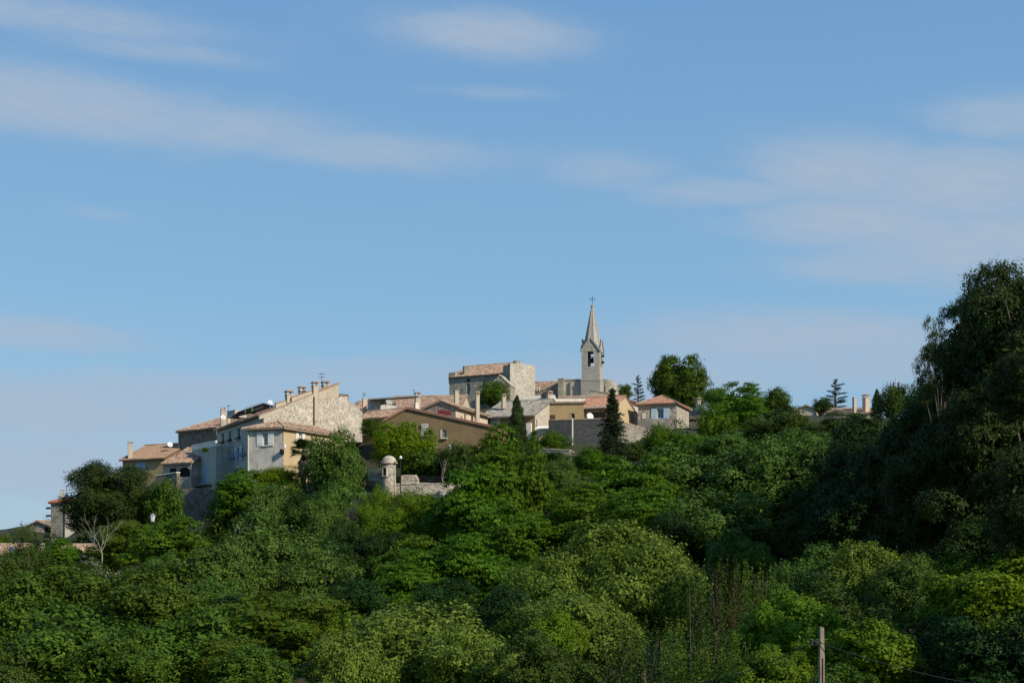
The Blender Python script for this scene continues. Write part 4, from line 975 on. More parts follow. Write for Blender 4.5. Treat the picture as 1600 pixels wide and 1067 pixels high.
def crown_fir(seed, mat, n=90, leaf=.05, layered=1.0, rad=lambda z: (1-z)**.85+.04, droopy=.25, name='crown', asp=.35):
    rng = np.random.default_rng(seed); P = []; Nn = []
    for i in range(n):
        z = (i+.5)/n; a = i*2.399+rng.normal()*.3; r = rad(z)*rng.uniform(.6, 1.12)
        m = int(26*r*layered)+5; t = np.linspace(.05, 1, m)
        x = np.cos(a)*t*r; y = np.sin(a)*t*r; zz = z*2-1-droopy*r*t*t+.10*t
        w = .16*r*(1-t*.6)+.02
        for q in range(9):
            P.append(np.stack([x+rng.normal(size=m)*w, y+rng.normal(size=m)*w, zz+rng.normal(size=m)*.018], 1)); Nn.append(rng.normal(size=(m, 3))*.6+np.array([0, 0, .8]))
    P = np.concatenate(P); Nn = np.concatenate(Nn)
    return leaf_mesh(name, P, Nn, leaf*rng.uniform(.7, 1.4, len(P)), asp, rng, mat)
def crown_column(seed, mat, leaf=.05, n=16000, name='crown'):
    rng = np.random.default_rng(seed); z = rng.random(n)**.9; prof = np.sin(np.clip(z*.93+.07, 0, 1)*PI)**.55*(1-z*.45)
    a = rng.uniform(0, 2*PI, n); lump = 1+.20*np.sin(a*3+z*17)+.18*np.sin(a*5-z*31)+.1*np.sin(a*2+z*53)
    r = prof*lump*np.sqrt(rng.uniform(.5, 1.05, n))
    P = np.stack([r*np.cos(a), r*np.sin(a), z*2-1], 1); Nn = np.stack([np.cos(a), np.sin(a), np.full(n, .15)], 1)+rng.normal(size=(n, 3))*.5
    # tall and thin: the crown object is stretched, so leaves are made short here
    return leaf_mesh(name, P, Nn, leaf*rng.uniform(.7, 1.4, n), .6, rng, mat, np.array([0, 0, .6]))
def crown_shoots(seed, mat, n=42, leaf=.05, leaves=80, name='crown', spread=.9, lean=.25):
    rng = np.random.default_rng(seed); P = []
    for i in range(n):
        b = rng.uniform(-1, 1, 2)*spread*.75; tip = b*1.15+rng.normal(size=2)*lean*.6; top = rng.uniform(.1, 1.0)
        t = np.sort(rng.random(leaves)); x = b[0]+(tip[0]-b[0])*t; y = b[1]+(tip[1]-b[1])*t
        z = -1+(top+1)*t; w = .085*(1.15-t)
        P.append(np.stack([x+rng.normal(size=leaves)*w, y+rng.normal(size=leaves)*w, z+rng.normal(size=leaves)*.02], 1))
    P = np.concatenate(P); Nn = rng.normal(size=P.shape)+np.array([0, -.1, .35])
    return leaf_mesh(name, P, Nn, leaf*rng.uniform(.6, 1.4, len(P)), .55, rng, mat)
LM = {
 'locust': leafmat('locust leaves', [(0.021,0.058,0.0032),(0.041,0.100,0.0043),(0.068,0.150,0.0065),(0.106,0.183,0.0097)], .30),
 'elm': leafmat('grey green leaves', [(0.025,0.054,0.0071),(0.046,0.093,0.0117),(0.075,0.136,0.0195),(0.097,0.164,0.0260)], .22),
 'pale': leafmat('pale green leaves', [(0.036,0.067,0.0055),(0.072,0.116,0.0109),(0.122,0.178,0.0206),(0.177,0.233,0.0334)], .28),
 'oak': leafmat('dark oak leaves', [(0.015,0.040,0.0027),(0.031,0.069,0.0045),(0.055,0.104,0.0081),(0.094,0.150,0.0144)], .25),
 'olive': leafmat('olive green leaves', [(0.024,0.046,0.0059),(0.042,0.075,0.0102),(0.066,0.110,0.0161)], .22),
 'lime': leafmat('yellow green leaves', [(.075,.130,.003),(.115,.180,.005),(.160,.225,.009)], .40, .05),
 'bright': leafmat('bright green leaves', [(0.043,0.100,0.0045),(0.089,0.164,0.0081),(0.152,0.234,0.0144)], .32),
 'pine': leafmat('pine needles', [(.010,.022,.004),(.021,.039,.006),(.046,.066,.011)], .12),
 'DIMMED': leafmat('leaves with painted shade', [(.008,.022,.003),(.015,.038,.005),(.026,.056,.008)], .12),  # shade painted into the leaf colour: darkened greens for shadowed trees and gaps
 'fir': leafmat('fir needles', [(.010,.019,.007),(.018,.031,.011),(.032,.046,.015)], .08),
 'cypress': leafmat('cypress foliage', [(.012,.026,.005),(.022,.042,.008),(.038,.062,.012)], .1),
 'russet': leafmat('russet leaves', [(0.096,0.045,0.0250),(0.132,0.070,0.0380),(0.066,0.035,0.0200)], .3),
 'autumn': leafmat('yellow tinged leaves', [(0.037,0.090,0.0050),(0.083,0.138,0.0080),(0.138,0.127,0.0120),(0.055,0.110,0.0080)], .3),
 'dry': leafmat('dry brush', [(.10,.08,.045),(.07,.07,.03),(.13,.11,.07)], .2)}
PROTO = {}
def P_(kind):
    """three or so crowns of each kind, shared between the trees"""
    if kind in PROTO: return PROTO[kind]
    sd = sum(map(ord, kind))
    big = dict(nl=30, ns=54, nleaf=17, leaf=.050, sr=.040)
    mk = {
     'locust': lambda s: crown_round(s, LM['locust'], **{**big, 'leaf': .058, 'asp': .40}, flat=.55, sprayflat=.35, lr=(.24,.42), gap=.12, rag=.17, up=.8, droop=np.array([0,0,-.5])),
     'elm': lambda s: crown_round(s, LM['elm'], **{**big, 'leaf': .050}, flat=.75, lr=(.24,.42), gap=.08, rag=.12),
     'pale': lambda s: crown_round(s, LM['pale'], **{**big, 'leaf': .062, 'nleaf': 13, 'sr': .05}, asp=.5, flat=.8, lr=(.26,.44), gap=.10, rag=.14, droop=np.array([0,0,-.9])),
     'oak': lambda s: crown_round(s, LM['oak'], **{**big, 'leaf': .056}, flat=.9, lr=(.18,.42), gap=.12, rag=.24),
     'olive': lambda s: crown_round(s, LM['olive'], **{**big, 'leaf': .050}, flat=.8, lr=(.2,.36), gap=.15, rag=.14),
     'lime': lambda s: crown_round(s, LM['lime'], nl=30, ns=60, nleaf=12, leaf=.062, sr=.04, asp=.5, flat=1, lr=(.3,.42), gap=0, rag=.04, droop=np.array([0,0,1.2]), up=.25),
     'bright': lambda s: crown_round(s, LM['bright'], **{**big, 'leaf': .068, 'nleaf': 13}, asp=.5, flat=.8, lr=(.22,.38), gap=.14, rag=.14, droop=np.array([0,0,-.7])),
     'autumn': lambda s: crown_round(s, LM['autumn'], **{**big, 'leaf': .052}, asp=.4, flat=.5, sprayflat=.4, lr=(.2,.36), gap=.2, rag=.15, up=.8),
     'umbrella': lambda s: crown_round(s, LM['pine'], nl=64, ns=44, nleaf=18, leaf=.05, sr=.04, asp=.35, flat=.85, lr=(.20,.30), gap=0, rag=.05, lowcut=-.8, defo=.25),
     'DIMMED': lambda s: crown_round(s, LM['DIMMED'], **{**big, 'leaf': .050}, flat=.8, lr=(.2,.40), gap=.08, rag=.2),  # oak-like crown whose leaves carry painted shade
 'round': lambda s: crown_round(s, LM['oak'], **{**big, 'leaf': .056}, flat=.9, lr=(.2,.36), gap=.03, rag=.08, defo=.15),
 'pine': lambda s: crown_round(s, LM['pine'], nl=30, ns=60, nleaf=26, leaf=.044, sr=.036, asp=.36, flat=.62, sprayflat=.7, lr=(.24,.42), gap=.10, rag=.22, lowcut=-.9, core=2),
     'sparsepine': lambda s: crown_round(s, LM['pine'], nl=26, ns=34, nleaf=22, leaf=.05, sr=.04, asp=.36, flat=.6, sprayflat=.7, lr=(.18,.32), gap=.3, rag=.3, lowcut=-.9, core=.1),
     'sparse': lambda s: crown_round(s, LM['olive'], nl=30, ns=24, nleaf=9, leaf=.045, sr=.05, flat=.7, lr=(.16,.32), gap=.25, rag=.25, core=.08),
     'small': lambda s: crown_round(s, LM['oak'], nl=22, ns=26, nleaf=11, leaf=.075, sr=.07, flat=.8, lr=(.26,.42), gap=.12, rag=.14),
     'smallbright': lambda s: crown_round(s, LM['locust'], nl=22, ns=26, nleaf=11, leaf=.075, sr=.07, asp=.45, flat=.6, lr=(.26,.42), gap=.15, rag=.18),
     'smallolive': lambda s: crown_round(s, LM['olive'], nl=22, ns=26, nleaf=11, leaf=.07, sr=.07, flat=.7, lr=(.26,.42), gap=.12, rag=.16),
     'smallelm': lambda s: crown_round(s, LM['elm'], nl=22, ns=26, nleaf=11, leaf=.065, sr=.065, flat=.7, lr=(.26,.42), gap=.12, rag=.16),
     'hedge': lambda s: crown_round(s, LM['lime'], nl=30, ns=26, nleaf=10, leaf=.06, sr=.06, flat=.7, lr=(.2,.36), gap=.05, rag=.12, asp=.6),
     'ivy': lambda s: crown_round(s, LM['bright'], nl=30, ns=30, nleaf=10, leaf=.05, sr=.06, flat=.9, lr=(.2,.36), gap=.05, rag=.12),
     'fir': lambda s: crown_fir(s, LM['fir'], 130, .075, droopy=.20),
     'cedar': lambda s: crown_fir(s, LM['fir'], 22, .07, 1.6, rad=lambda z: ((1-z)**.6)*.95+.05, droopy=-.05),
     'cypress': lambda s: crown_column(s, LM['cypress'], .075, 12000),
     'shoots': lambda s: crown_shoots(s, LM['olive'], 80, .045, 120),
     'shootsgreen': lambda s: crown_shoots(s, LM['oak'], 80, .05, 120),
     'russet': lambda s: crown_shoots(s, LM['russet'], 16, .045, 90, lean=.3)}
    nv = {'DIMMED': 2, 'locust': 3, 'elm': 3, 'pale': 3, 'oak': 3, 'pine': 3, 'olive': 2, 'bright': 2, 'small': 2, 'smallbright': 2, 'smallolive': 2, 'smallelm': 2, 'shoots': 2, 'sparse': 2}.get(kind, 1)
    PROTO[kind] = [mk[kind](sd+17*i) for i in range(nv)]
    return PROTO[kind]
TRN = random.Random(11)
def tree(kind, px, top, w, bot, D, label, name=None, cat='tree', trunk=True, depth=None, group=None, bark='bark', shift=0, tilt=0):
    if D < 150 and kind not in ('hedge','ivy','fir','shoots','shootsgreen','russet','sparse','umbrella','lime') and bot-top > 40: bot = top+(bot-top)*1.28; w *= 1.14
    k = D/F; c = at(px, D, (top+bot)/2); hx = w*k/2; hzt = (bot-top)*k/2
    gz = min(hz(c.x, c.y)-.15, c.z-hzt*.6)
    root = thing(name or {'pine': 'pine_tree', 'umbrella': 'umbrella_pine', 'sparsepine': 'pine_tree', 'fir': 'fir_tree', 'cedar': 'cedar_tree', 'cypress': 'cypress_tree', 'lime': 'mulberry_tree', 'hedge': 'hedge', 'ivy': 'ivy_bush', 'oak': 'oak_tree', 'locust': 'locust_tree', 'elm': 'elm_tree'}.get(kind, 'leafy_tree'), label, cat, (c.x, c.y, gz), group)
    v = P_(kind); o = bpy.data.objects.new('crown', v[TRN.randrange(len(v))]); COL.objects.link(o); o.parent = root
    o.location = (0, 0, c.z-gz); o.scale = (hx, (depth or hx) if kind in ('hedge',) else hx*TRN.uniform(.85, 1.05), hzt)
    o.rotation_euler = (0, math.radians(tilt), TRN.uniform(0, 2*PI) if kind != 'hedge' else 0)
    if trunk and kind.startswith('shoots'):
        q = MB()
        for j in range(6):
            x0 = c.x+TRN.uniform(-.7, .7)*hx; y0 = c.y+TRN.uniform(-.7, .7)*hx; lx = TRN.uniform(-.25, .25)*hx
            q.tube([(x0, y0, gz), (x0+lx*.4, y0, c.z-hzt*.2), (x0+lx, y0+TRN.uniform(-.2, .2), c.z+hzt*TRN.uniform(.3, .9))], [.035, .022, .006], 4)
        q.build('stems', M[bark], root)
    elif trunk:
        q = MB(); H = c.z-gz; r = max(.09, min(.38, hx*.055)); b = Vector((c.x, c.y, gz)); tall = kind in ('fir', 'cedar', 'cypress')
        tp = Vector((c.x, c.y, c.z+(hzt*.9 if tall else -hzt*.15))); bend = Vector((TRN.uniform(-.3, .3), TRN.uniform(-.3, .3), 0))*r*6
        q.tube([b, b.lerp(tp, .35)+bend*.4, b.lerp(tp, .7)+bend, tp], [r*1.25, r, r*.75, r*(.12 if tall else .5)], 7)
        if not tall:
            st = b.lerp(tp, .7)+bend
            for j in range(6):
                a = j*PI/3+TRN.uniform(-.3, .3); f = TRN.uniform(.45, .75); e = Vector((c.x+math.cos(a)*hx*f, c.y+math.sin(a)*hx*f, c.z+hzt*TRN.uniform(-.05, .55)))
                s0 = st.lerp(tp, TRN.uniform(-.3, 1)) ; q.tube([s0, s0.lerp(e, .5)+Vector((0, 0, hzt*.08)), e], [r*.5, r*.32, r*.12], 5)
        q.build('trunk', M[bark], root)
    return root
T = tree
# ---- left flank
T('umbrella',175,723,158,848,150,'big round dark umbrella pine covering the houses at the left')
T('smallbright',4,833,48,876,168,'small bright tree at the left edge of the photo')
T('sparse',46,812,84,908,122,'thin airy olive green tree in front of the left gable house')
T('smallolive',12,868,70,930,118,'low grey green bush below the dish house')
T('autumn',188,812,92,882,124,'yellowish feathery tree beneath the umbrella pine')
T('locust',268,808,150,905,116,'spreading bright green locust tree below the dark retaining wall')
T('small',258,748,60,830,146,'dark green tree between umbrella pine and dark retaining wall')
T('elm',250,864,74,930,100,'small grey green tree left of the bright locust tree base')
T('sparse',128,872,70,925,112,'loose light tree in front of the white walled house')
T('oak',112,880,190,1000,86,'dark oak behind the lower left oaks under the white house')
T('oak',232,884,200,1010,80,'broad dark oak below the bright locust tree')
T('oak',22,900,190,1060,76,'dark oak tree at the left edge')
T('oak',118,950,260,1130,60,'largest dark oak in the lower left corner')
T('oak',300,955,240,1130,62,'big dark oak right of the lower left corner')
T('olive',-10,985,180,1130,56,'olive green tree cut by the lower left corner')
T('DIMMED',372,930,110,1010,84,'dull olive tree between dark oaks and yellow tinged tree')
# ---- below the facades
T('locust',372,732,96,812,136,'feathery bright locust tree under the narrow windowed facade')
T('hedge',434,727,100,768,144,'bright yellow green hedge at the foot of the corner house',cat='hedge',depth=1.6,trunk=False)
T('smallelm',420,757,84,822,130,'pale feathery tree below the yellow green hedge')
T('small',452,752,80,835,139,'dark shaded tree under the hedge beside the tall dark tree')
T('elm',522,672,96,790,141,'tall dark green tree hiding the right end of the corner house')
T('elm',532,735,96,850,137,'lower lobe of dense green tree left of the watch turret')
T('elm',497,775,80,862,128,'small dark tree hanging below the tall dark tree')
T('elm',430,798,196,948,108,'great rounded grey green elm in the middle left')
T('elm',352,842,150,968,98,'rounded grey green elm on the left of the great elm')
T('elm',500,862,130,968,99,'rounded grey green elm on the right of the great elm')
T('DIMMED',560,905,110,975,92,'low elm filling the hollow under the dark cave')
T('autumn',420,926,230,1040,76,'yellow green tree with reddish tips below the great elm')
T('bright',500,944,110,1010,80,'bright low tree between the reddish tipped tree and pale tree')
T('autumn',352,1000,150,1100,60,'yellow tinged tree near the bottom left of the pale tree')
# ---- middle: turret area
T('lime',630,661,108,742,149,'brilliant yellow green mulberry tree before the brown gable',depth=None)
T('small',662,703,80,752,147,'dark olive shrub right of the mulberry on the terrace', 'shrub', 'shrub')
T('smallolive',704,700,66,756,146,'olive shrub at the right end of the terrace fence', 'shrub', 'shrub')
T('smallolive',722,690,56,770,143,'thin olive tree leaning over the rampart end')
T('ivy',650,764,96,832,133,'bright ivy covered bush under the rampart wall','ivy_bush','bush',False)
T('ivy',596,757,60,838,134,'ivy hanging just below the watch turret','ivy_bush','bush',False)
T('bright',700,772,96,850,129,'bright leafy tree below the right end of the rampart')
T('ivy',583,795,34,905,130,'narrow column of ivy beside the dark hollow','ivy_bush','bush',False)
T('locust',640,835,120,930,112,'light green tree right of the dark hollow')
T('locust',788,664,104,790,132,'tall bright locust tree in front of the brown gable end')
T('locust',815,700,120,850,128,'bright locust tree under the cypress')
T('locust',765,706,130,840,127,'bushy bright tree under the right end of the brown gable')
T('locust',748,735,150,880,124,'broad bright locust tree right of the rampart wall')
T('locust',800,790,150,910,116,'bright green tree in the centre of the slope')
T('locust',735,835,190,960,104,'wide bright tree below the centre locusts')
T('locust',655,860,150,960,102,'bright tree left of the wide centre tree')
T('DIMMED',690,905,130,980,92,'dark green tree behind the large pale tree crown')
T('elm',868,716,92,790,142,'dark grey green tree below the garden wall')
T('smallbright',866,672,66,716,166,'small bright tree before the grey retaining wall')
T('smallbright',845,700,60,742,160,'small bright bush at the left of the garden wall','bush','bush')
T('smallbright',905,706,60,748,158,'small bright bush at the right of the garden wall','bush','bush')
T('locust',985,712,190,835,122,'large bright locust tree under the fir')
T('locust',905,760,150,870,118,'bright locust tree left of the large locust under the fir')
T('locust',1010,765,170,850,112,'bright tree directly behind the pale rounded tree')
T('smallbright',1035,662,92,735,158,'light feathery tree before the blue shuttered house')
T('smallbright',1075,668,70,720,156,'bright small tree right of the blue shutters')
T('elm',1078,694,190,812,127,'grey green tree with layered boughs right of the fir')
T('elm',1195,688,180,830,122,'grey green tree right of the layered elm')
T('elm',1120,765,190,880,112,'lower grey green tree sloping to the deep shade')
T('DIMMED',1040,800,120,870,108,'grey green tree tucked behind the pale rounded tree')
# ---- ridge
T('fir',957,612,76,732,152,'dark pointed fir standing before the ochre houses')
T('cypress',808,618,30,712,168,'slim dark cypress in front of the lichened roof')
T('round',1062,556,98,662,212,'big round dark tree on the skyline right of the church')
T('cedar',997,588,36,634,228,'small dark cedar silhouette between church apse and round tree')
T('small',976,600,26,632,232,'tiny dark tree right beside the church apse')
T('small',772,594,64,645,226,'dark green tree in front of the castle wall')
T('smallbright',1118,596,50,650,196,'light green tree touching the round skyline tree')
T('locust',1155,598,110,705,182,'bright green tree in the middle of the ridge')
T('small',1212,606,56,664,196,'small dark tree right of the bright ridge tree')
T('smallbright',1112,632,80,710,174,'bright bushy tree under the round skyline tree')
T('olive',1232,632,140,712,166,'wide olive tree on the ridge below the cream gable')
T('olive',1310,645,110,712,158,'olive tree below the long ridge roof')
T('smallolive',1285,622,40,650,216,'small pale bush between the ridge gable and cedar','bush','bush')
T('cedar',1306,594,66,650,236,'dark cedar with flat boughs behind the ridge roof')
T('cypress',1370,608,20,668,212,'small cypress at the right end of the ridge roof')
T('smallolive',1398,600,66,668,205,'dark rounded tree beneath the radio mast')
T('smallolive',1178,670,90,720,168,'dusty olive bush by the short pale wall','bush','bush')
# ---- right: pines in shade
T('DIMMED',1352,655,140,770,130,'dim green tree at the left of the pine shadow')
T('DIMMED',1290,706,130,850,118,'shaded dark tree right of the grey green trees')
T('DIMMED',1390,690,180,850,112,'very dark tree under the pines')
T('DIMMED',1330,770,170,890,104,'dark tree in the deep shade below the pines')
T('DIMMED',1470,640,170,800,100,'dark tree mass left of the big pine')
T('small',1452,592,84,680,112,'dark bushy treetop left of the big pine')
T('sparsepine',1470,500,84,620,92,'ragged lighter pine branch top standing left of the big pine')
T('pine',1520,455,120,640,84,'tall dark pine with its crown left of the biggest pine')
T('pine',1600,405,210,640,78,'biggest dark pine at the right edge')
T('pine',1560,560,220,800,80,'dark lower pine under the biggest pine')
T('pine',1470,650,190,860,88,'dark pine low on the slope in shade')
T('pine',1602,520,130,640,66,'sunlit pine bough at the right edge below the top')
T('pine',1612,675,150,850,62,'olive lit pine lower at the right edge')
T('DIMMED',1450,800,180,900,90,'black green tree right behind the lower right trees')
T('DIMMED',1560,800,180,900,76,'black green tree above the bright corner tree')
for px, t, w, b, D in ((1690,430,180,720,106),(1655,440,130,700,100),(1800,300,240,640,78),(1750,350,210,700,92),(1800,330,260,760,101),(1690,420,200,760,108),(1860,560,240,900,46),(1780,640,180,900,50),(1800,520,150,800,112)):
    T('pine',px,t,w,b,D,'tall dark pine standing beyond the right edge',group='pines beyond the right edge')
for px, t, w, b, D in ((-60,850,120,930,150),(-150,860,140,960,130),(-90,900,160,1020,100),(-220,880,200,1040,100),(-330,870,200,1000,125),(-120,960,220,1100,72),(-300,960,260,1120,74),(-450,900,240,1080,90),(-520,850,200,960,140),(-250,845,140,920,170),(-400,840,150,920,180),(-80,845,80,900,200)):
    T('oak',px,t,w,b,D,'dark oak standing beyond the left edge',group='oaks beyond the left edge')
# ---- foreground
T('pale',955,815,210,960,88,'large pale rounded tree in the centre foreground')
T('pale',1010,850,190,1000,82,'right half of pale foliage beside the large pale tree')
T('pale',860,862,150,980,84,'pale leafy tree left of the large pale rounded tree')
T('pale',900,925,200,1050,74,'pale tree below the large pale rounded tree')
T('pale',655,944,250,1090,68,'large pale leafed tree at the bottom left of centre')
T('pale',545,985,150,1110,60,'pale tree left of the big bottom pale tree')
T('pale',745,975,180,1110,62,'pale tree right of the big bottom pale tree')
T('olive',850,985,170,1110,58,'olive green tree at the bottom centre')
T('bright',868,952,110,1040,68,'small fresh green tree at the bottom centre')
T('DIMMED',800,920,150,1020,82,'dark tree between the two large pale trees')
T('shoots',1010,960,190,1110,58,'thin twiggy olive sapling thicket at the bottom centre','sapling_thicket')
T('shoots',1120,868,150,1060,68,'upright thin stemmed tree group left of the russet twigs','sapling_thicket')
T('shootsgreen',1190,872,120,1060,70,'upright green shoots right of the russet twigs','sapling_thicket')
T('russet',1138,868,76,985,66,'reddish brown leafed sapling among green shoots','russet_sapling',trunk=False)
T('russet',1186,884,46,975,66,'smaller reddish sapling right of the first','russet_sapling',trunk=False)
T('shootsgreen',1100,980,190,1110,54,'dark thicket of thin stems at the bottom','sapling_thicket')
T('elm',1262,852,150,980,80,'rounded grey green tree above the utility pole')
T('pale',1345,848,140,960,76,'pale rounded tree right above the pole')
T('elm',1430,868,150,980,72,'grey green tree left of the bright corner tree')
T('olive',1310,900,180,1020,66,'olive tree just behind the utility pole')
T('bright',1350,970,190,1090,50,'bright leafed tree right of the utility pole')
T('bright',1235,925,150,1040,58,'bright leafed branch tree left of the utility pole')
T('bright',1205,1010,150,1100,47,'bright tree at the foot of the utility pole')
T('bright',1545,862,230,985,62,'bright yellow green tree at the right edge foreground')
T('DIMMED',1440,965,170,1100,56,'shaded tree in the lower right')
T('DIMMED',1560,960,240,1150,48,'dark shaded tree filling the lower right corner')
T('oak',1300,1040,160,1130,46,'dark low bush before the utility pole','bush','bush')
T('DIMMED',548,815,80,930,120,'black green tree filling the dark hollow under the turret')
T('DIMMED',525,840,70,930,112,'shaded dark tree at the left of the dark hollow')
T('DIMMED',610,830,80,925,118,'dark tree right in the hollow beside the ivy column')
T('locust',620,880,120,960,98,'low bright tree below the dark hollow')
T('DIMMED',470,770,110,850,132,'shaded tree under the terrace left of the dark hollow')
T('small',62,852,60,905,130,'dark bush left of the white walled house','bush','bush')
T('locust',930,700,90,760,150,'bright tree at the left foot of the fir')
T('elm',1130,672,110,730,150,'grey green tree over the short pale wall')
T('elm',1250,672,120,740,146,'grey green tree on the ridge left of the pine shadow')
T('locust',835,740,90,800,140,'bright small tree between garden wall and centre locusts')
T('DIMMED',1390,725,150,850,108,'black tree low under the pine shadow')
T('DIMMED',1330,680,110,760,126,'dim bright tree at the shadow edge')
T('elm',330,900,90,960,92,'grey green low tree above the big dark oak')
T('oak',180,990,180,1110,56,'dark oak lobe at the bottom left')
T('oak',400,1010,150,1110,58,'dark green tree at the bottom between yellow tinged and oak')
T('elm',1150,830,110,930,92,'grey green tree behind the russet sapling')
T('smallbright',1175,845,60,900,88,'fresh green treetop above the smaller russet sapling')
T('small',350,796,92,890,137,'dim tree at the right foot of the dark retaining wall')
T('small',392,806,80,890,134,'shaded tree left behind the great elm')
T('ivy',612,792,110,868,131,'dense ivy draped over the slope under the turret','ivy_bush','bush',False)
T('ivy',690,800,110,868,128,'ivy thicket under the right end of the rampart','ivy_bush','bush',False)
T('DIMMED',575,845,90,905,116,'dim grey green tree above the low elm in the hollow')
T('locust',100,842,80,900,126,'light feathery tree hiding the white walled house')
T('DIMMED',1420,840,150,930,96,'blackish tree behind the grey green tree left of the bright corner tree')
T('DIMMED',1290,800,120,890,104,'black tree between the deep shade and the smaller russet sapling')
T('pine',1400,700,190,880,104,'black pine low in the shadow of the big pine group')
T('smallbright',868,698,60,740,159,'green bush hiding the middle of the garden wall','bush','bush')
T('DIMMED',1300,752,120,860,107,'black green tree at the lower edge of the pine shadow')
T('DIMMED',1456,606,90,760,100,'dense dark tree stepping down left of the tall dark pine')
T('DIMMED',1402,655,80,800,104,'dark tree at the outer left foot of the pines')
T('DIMMED',1250,800,90,870,106,'small black tree in the deepest shade')
T('small',402,752,60,800,140,'dark shrub in shade under the left end of the hedge','shrub','shrub')
T('small',300,835,80,890,146,'shadowed bush at the foot of the dark retaining wall','bush','bush')
T('smallbright',930,722,80,760,152,'bright bush below the white drainpipe','bush','bush')
T('smallelm',885,738,80,775,146,'grey green bush below the garden wall end','bush','bush')
T('smallolive',985,690,70,730,156,'olive bush at the foot of the sunlit rubble wall','bush','bush')
T('smallbright',835,682,40,712,170,'small green bush beside the lean to','bush','bush')
T('smallbright',168,836,62,892,124,'leafy bush right of the bare branched tree','bush','bush')
T('ivy',578,778,60,850,133,'ivy patch on the slope left below the turret','ivy_bush','bush',False)
T('small',563,820,60,900,124,'dark bush on the slope under the ivy patch','bush','bush')
# bare branched tree at the left
def bare_tree(label, px, top, bot, D, w, n=26, seed=5):
    rg = random.Random(seed); c = at(px, D, bot); gz = min(hz(c.x, c.y), c.z)-.1; root = thing('bare_tree', label, 'tree', (c.x, c.y, gz)); k = D/F
    q = MB(); q.tube([(c.x, c.y, gz), (c.x+.1, c.y, c.z+.3)], [.07, .05], 6); q.build('trunk', M['palebark'], root); q = MB(); Hh = (bot-top)*k; Ww = w*k/2
    def grow(p, d, L, r, lev):
        m = p+d*L*.5+Vector((rg.uniform(-.08, .08), rg.uniform(-.08, .08), rg.uniform(-.03, .06)))*L; e = p+d*L
        q.tube([p, m, e], [r, r*.8, r*.55], 4)
        if lev == 0: return
        for _ in range(rg.choice((2, 3))):
            v = Vector((rg.uniform(-1, 1)*(Ww/Hh+.2), rg.uniform(-.7, .7), rg.uniform(-.25, .8))); grow(m.lerp(e, rg.uniform(.3, 1)), (d*.9+v*.8).normalized(), L*rg.uniform(.5, .8), r*.55, lev-1)
    for i in range(max(3, n//6)):
        a = rg.uniform(-1, 1); grow(c+ZV*rg.uniform(0, .4), Vector((a*Ww/Hh*1.2, rg.uniform(-.4, .4), .8)).normalized(), Hh*rg.uniform(.32, .5), .03, 3)
    q.build('branches', M['palebark'], root)
bare_tree('pale bare branched tree below the umbrella pine', 158, 808, 868, 118, 84)
bare_tree('slender dead stem standing on the rampart right of the fence', 692, 718, 756, 140.5, 22, 7, 9)
bare_tree('dry brown twiggy bush at the foot of the dark retaining wall', 368, 805, 850, 120, 60, 30, 12)
# palm with every frond a part
c = at(474, 146, 748); gz = hz(c.x, c.y)-.2; k = 146/F; hd = at(474, 146, 705)
root = thing('palm_tree', 'small fan palm with brown skirt in front of the apricot wall', 'palm tree', (c.x, c.y, gz))
MB().tube([(c.x, c.y, gz), (c.x, c.y, hd.z)], [.34, .22], 10).build('trunk', M['bark'], root)
def frond(mat, L=1.15, nm='frond'):
    rng = np.random.default_rng(3); C = []; V = []
    for j in range(17):
        a = (j-8)/8*1.25; d = np.array([math.cos(a), math.sin(a), 0]); s = np.array([-math.sin(a), math.cos(a), 0])
        p0 = np.array([.45*L, 0, 0.0]); p1 = p0+d*.38*L+np.array([0, 0, .02]); p2 = p0+d*.62*L-np.array([0, 0, .16])
        V += [p0, p1+s*.035, p2, p1-s*.035]
    V += [np.array([0, .02, 0]), np.array([.46*L, .015, .01]), np.array([.46*L, -.015, .01]), np.array([0, -.02, 0])]
    return quads(nm, np.array(V), mat)
fm, fd = frond(LM['cypress']), frond(M['bark'], 1.0, 'dead_frond')
for i in range(80):
    dead = i >= 34; o = bpy.data.objects.new('dead_frond' if dead else 'frond', fd if dead else fm); COL.objects.link(o); o.parent = root
    o.location = (0, 0, hd.z-gz-(random.uniform(.2, 1.9) if dead else random.uniform(-.1, .15)))
    o.rotation_euler = (random.uniform(-.3, .3), math.radians(random.uniform(60, 84)) if dead else math.radians(random.uniform(-75, 30)), i*2.4)
    s = random.uniform(1.15, 1.5)*(.85 if dead else 1); o.scale = (s, s, s)
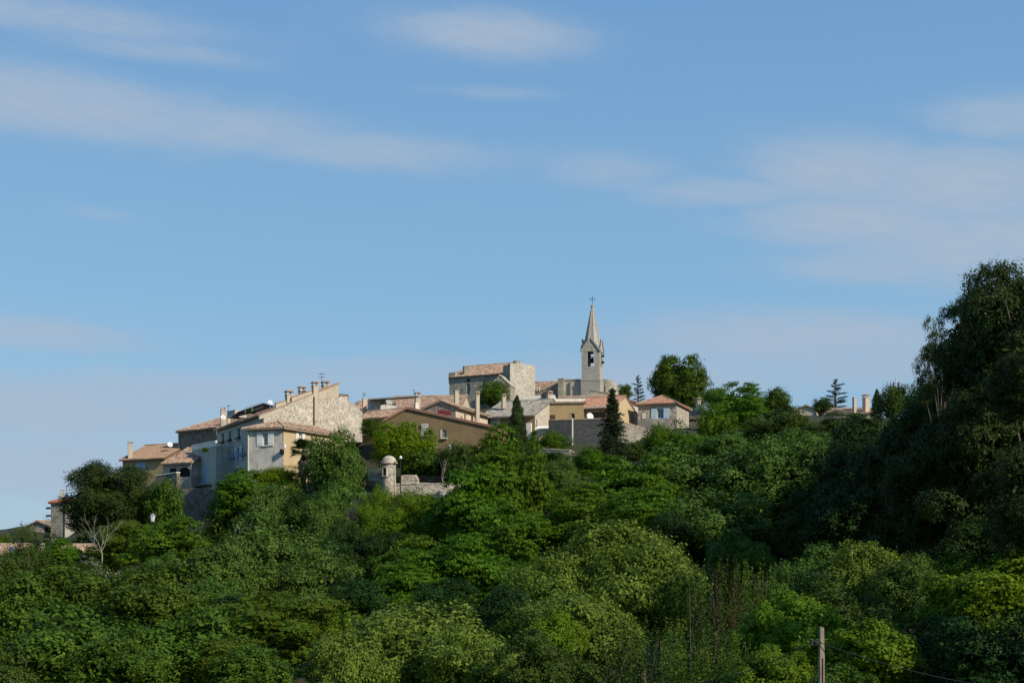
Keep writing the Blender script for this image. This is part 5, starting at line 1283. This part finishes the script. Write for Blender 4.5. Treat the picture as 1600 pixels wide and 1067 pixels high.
# roof terrace plants
for px, t, w, b, D, l in ((394,637.5,17,649,164,'potted shrub on the roof terrace of the tall house'), (321,699,12,708,166.5,'small shrub on the parapet of the balcony house'), (584,655,44,690,158,'green bush in front of the shady tile roofed house'), (836,672,8,682,176,'small plant at the foot of the rubble gable')):
    T('small',px,t,w,b,D,l,'shrub','shrub',False)
# ---- undergrowth all over the slope: a thicket of low bushes nobody could count
rng = np.random.default_rng(5); NB = 2400
bd = 42+np.sqrt(rng.random(NB))*155; bx = rng.uniform(-.62, .55, NB)*bd; br = rng.uniform(.45, 1.35, NB); NB
def clear(x, d, m=0):
    """keep the terraces, the walls and the rampart walk clear"""
    a = (d > 138.5-m) & (d < 151) & (x > -16-m) & (x < -4+m)
    b = (d > 149-m) & (x > -36) & (x < 22)
    b = b & (np.asarray(br) > 1.0)
    e = (d > 136) & (d < 152) & (x > -30) & (x < -14)
    f_ = (x/d*F+CXP > 245) & (x/d*F+CXP < 360) & (d > 138)
    return ~(a | b | e | f_)
k_ = clear(bx, bd, 1.5); bx, bd, br = bx[k_], bd[k_], br[k_]; bz = hgt(bx, bd)
sets = []
kk = np.repeat(np.arange(len(bx)), (75*br**1.5*(90/bd)**.6).astype(int)+30)
dd = unit(rng.normal(size=(len(kk), 3))); dd[:, 2] = np.abs(dd[:, 2])
ctr = np.stack([bx, bd, bz], 1)
lump = 1+.22*np.sin(dd[:, 0]*7+kk)*np.cos(dd[:, 1]*6+kk*2.0)
P = ctr[kk]+dd*(br[kk]*lump*rng.uniform(.8, 1.05, len(kk)))[:, None]*np.array([1, 1, .95])
Nn = dd*.5+rng.normal(size=P.shape)*.6+np.array([0, 0, .4])
me = leaf_mesh('undergrowth', P, Nn, rng.uniform(.14, .34, len(P)), .6, rng, LM['oak'])
for m_ in ('DIMMED', 'locust', 'DIMMED'): me.materials.append(LM[m_])  # half the bushes take the shade-darkened leaves so the gaps look dark
me.polygons.foreach_set('material_index', (kk*7 % 4).astype(np.int32))
o = bpy.data.objects.new('undergrowth', me); COL.objects.link(o); o['kind'] = 'stuff'; o['label'] = 'dense green undergrowth covering the slope between the trees'; o['category'] = 'undergrowth'
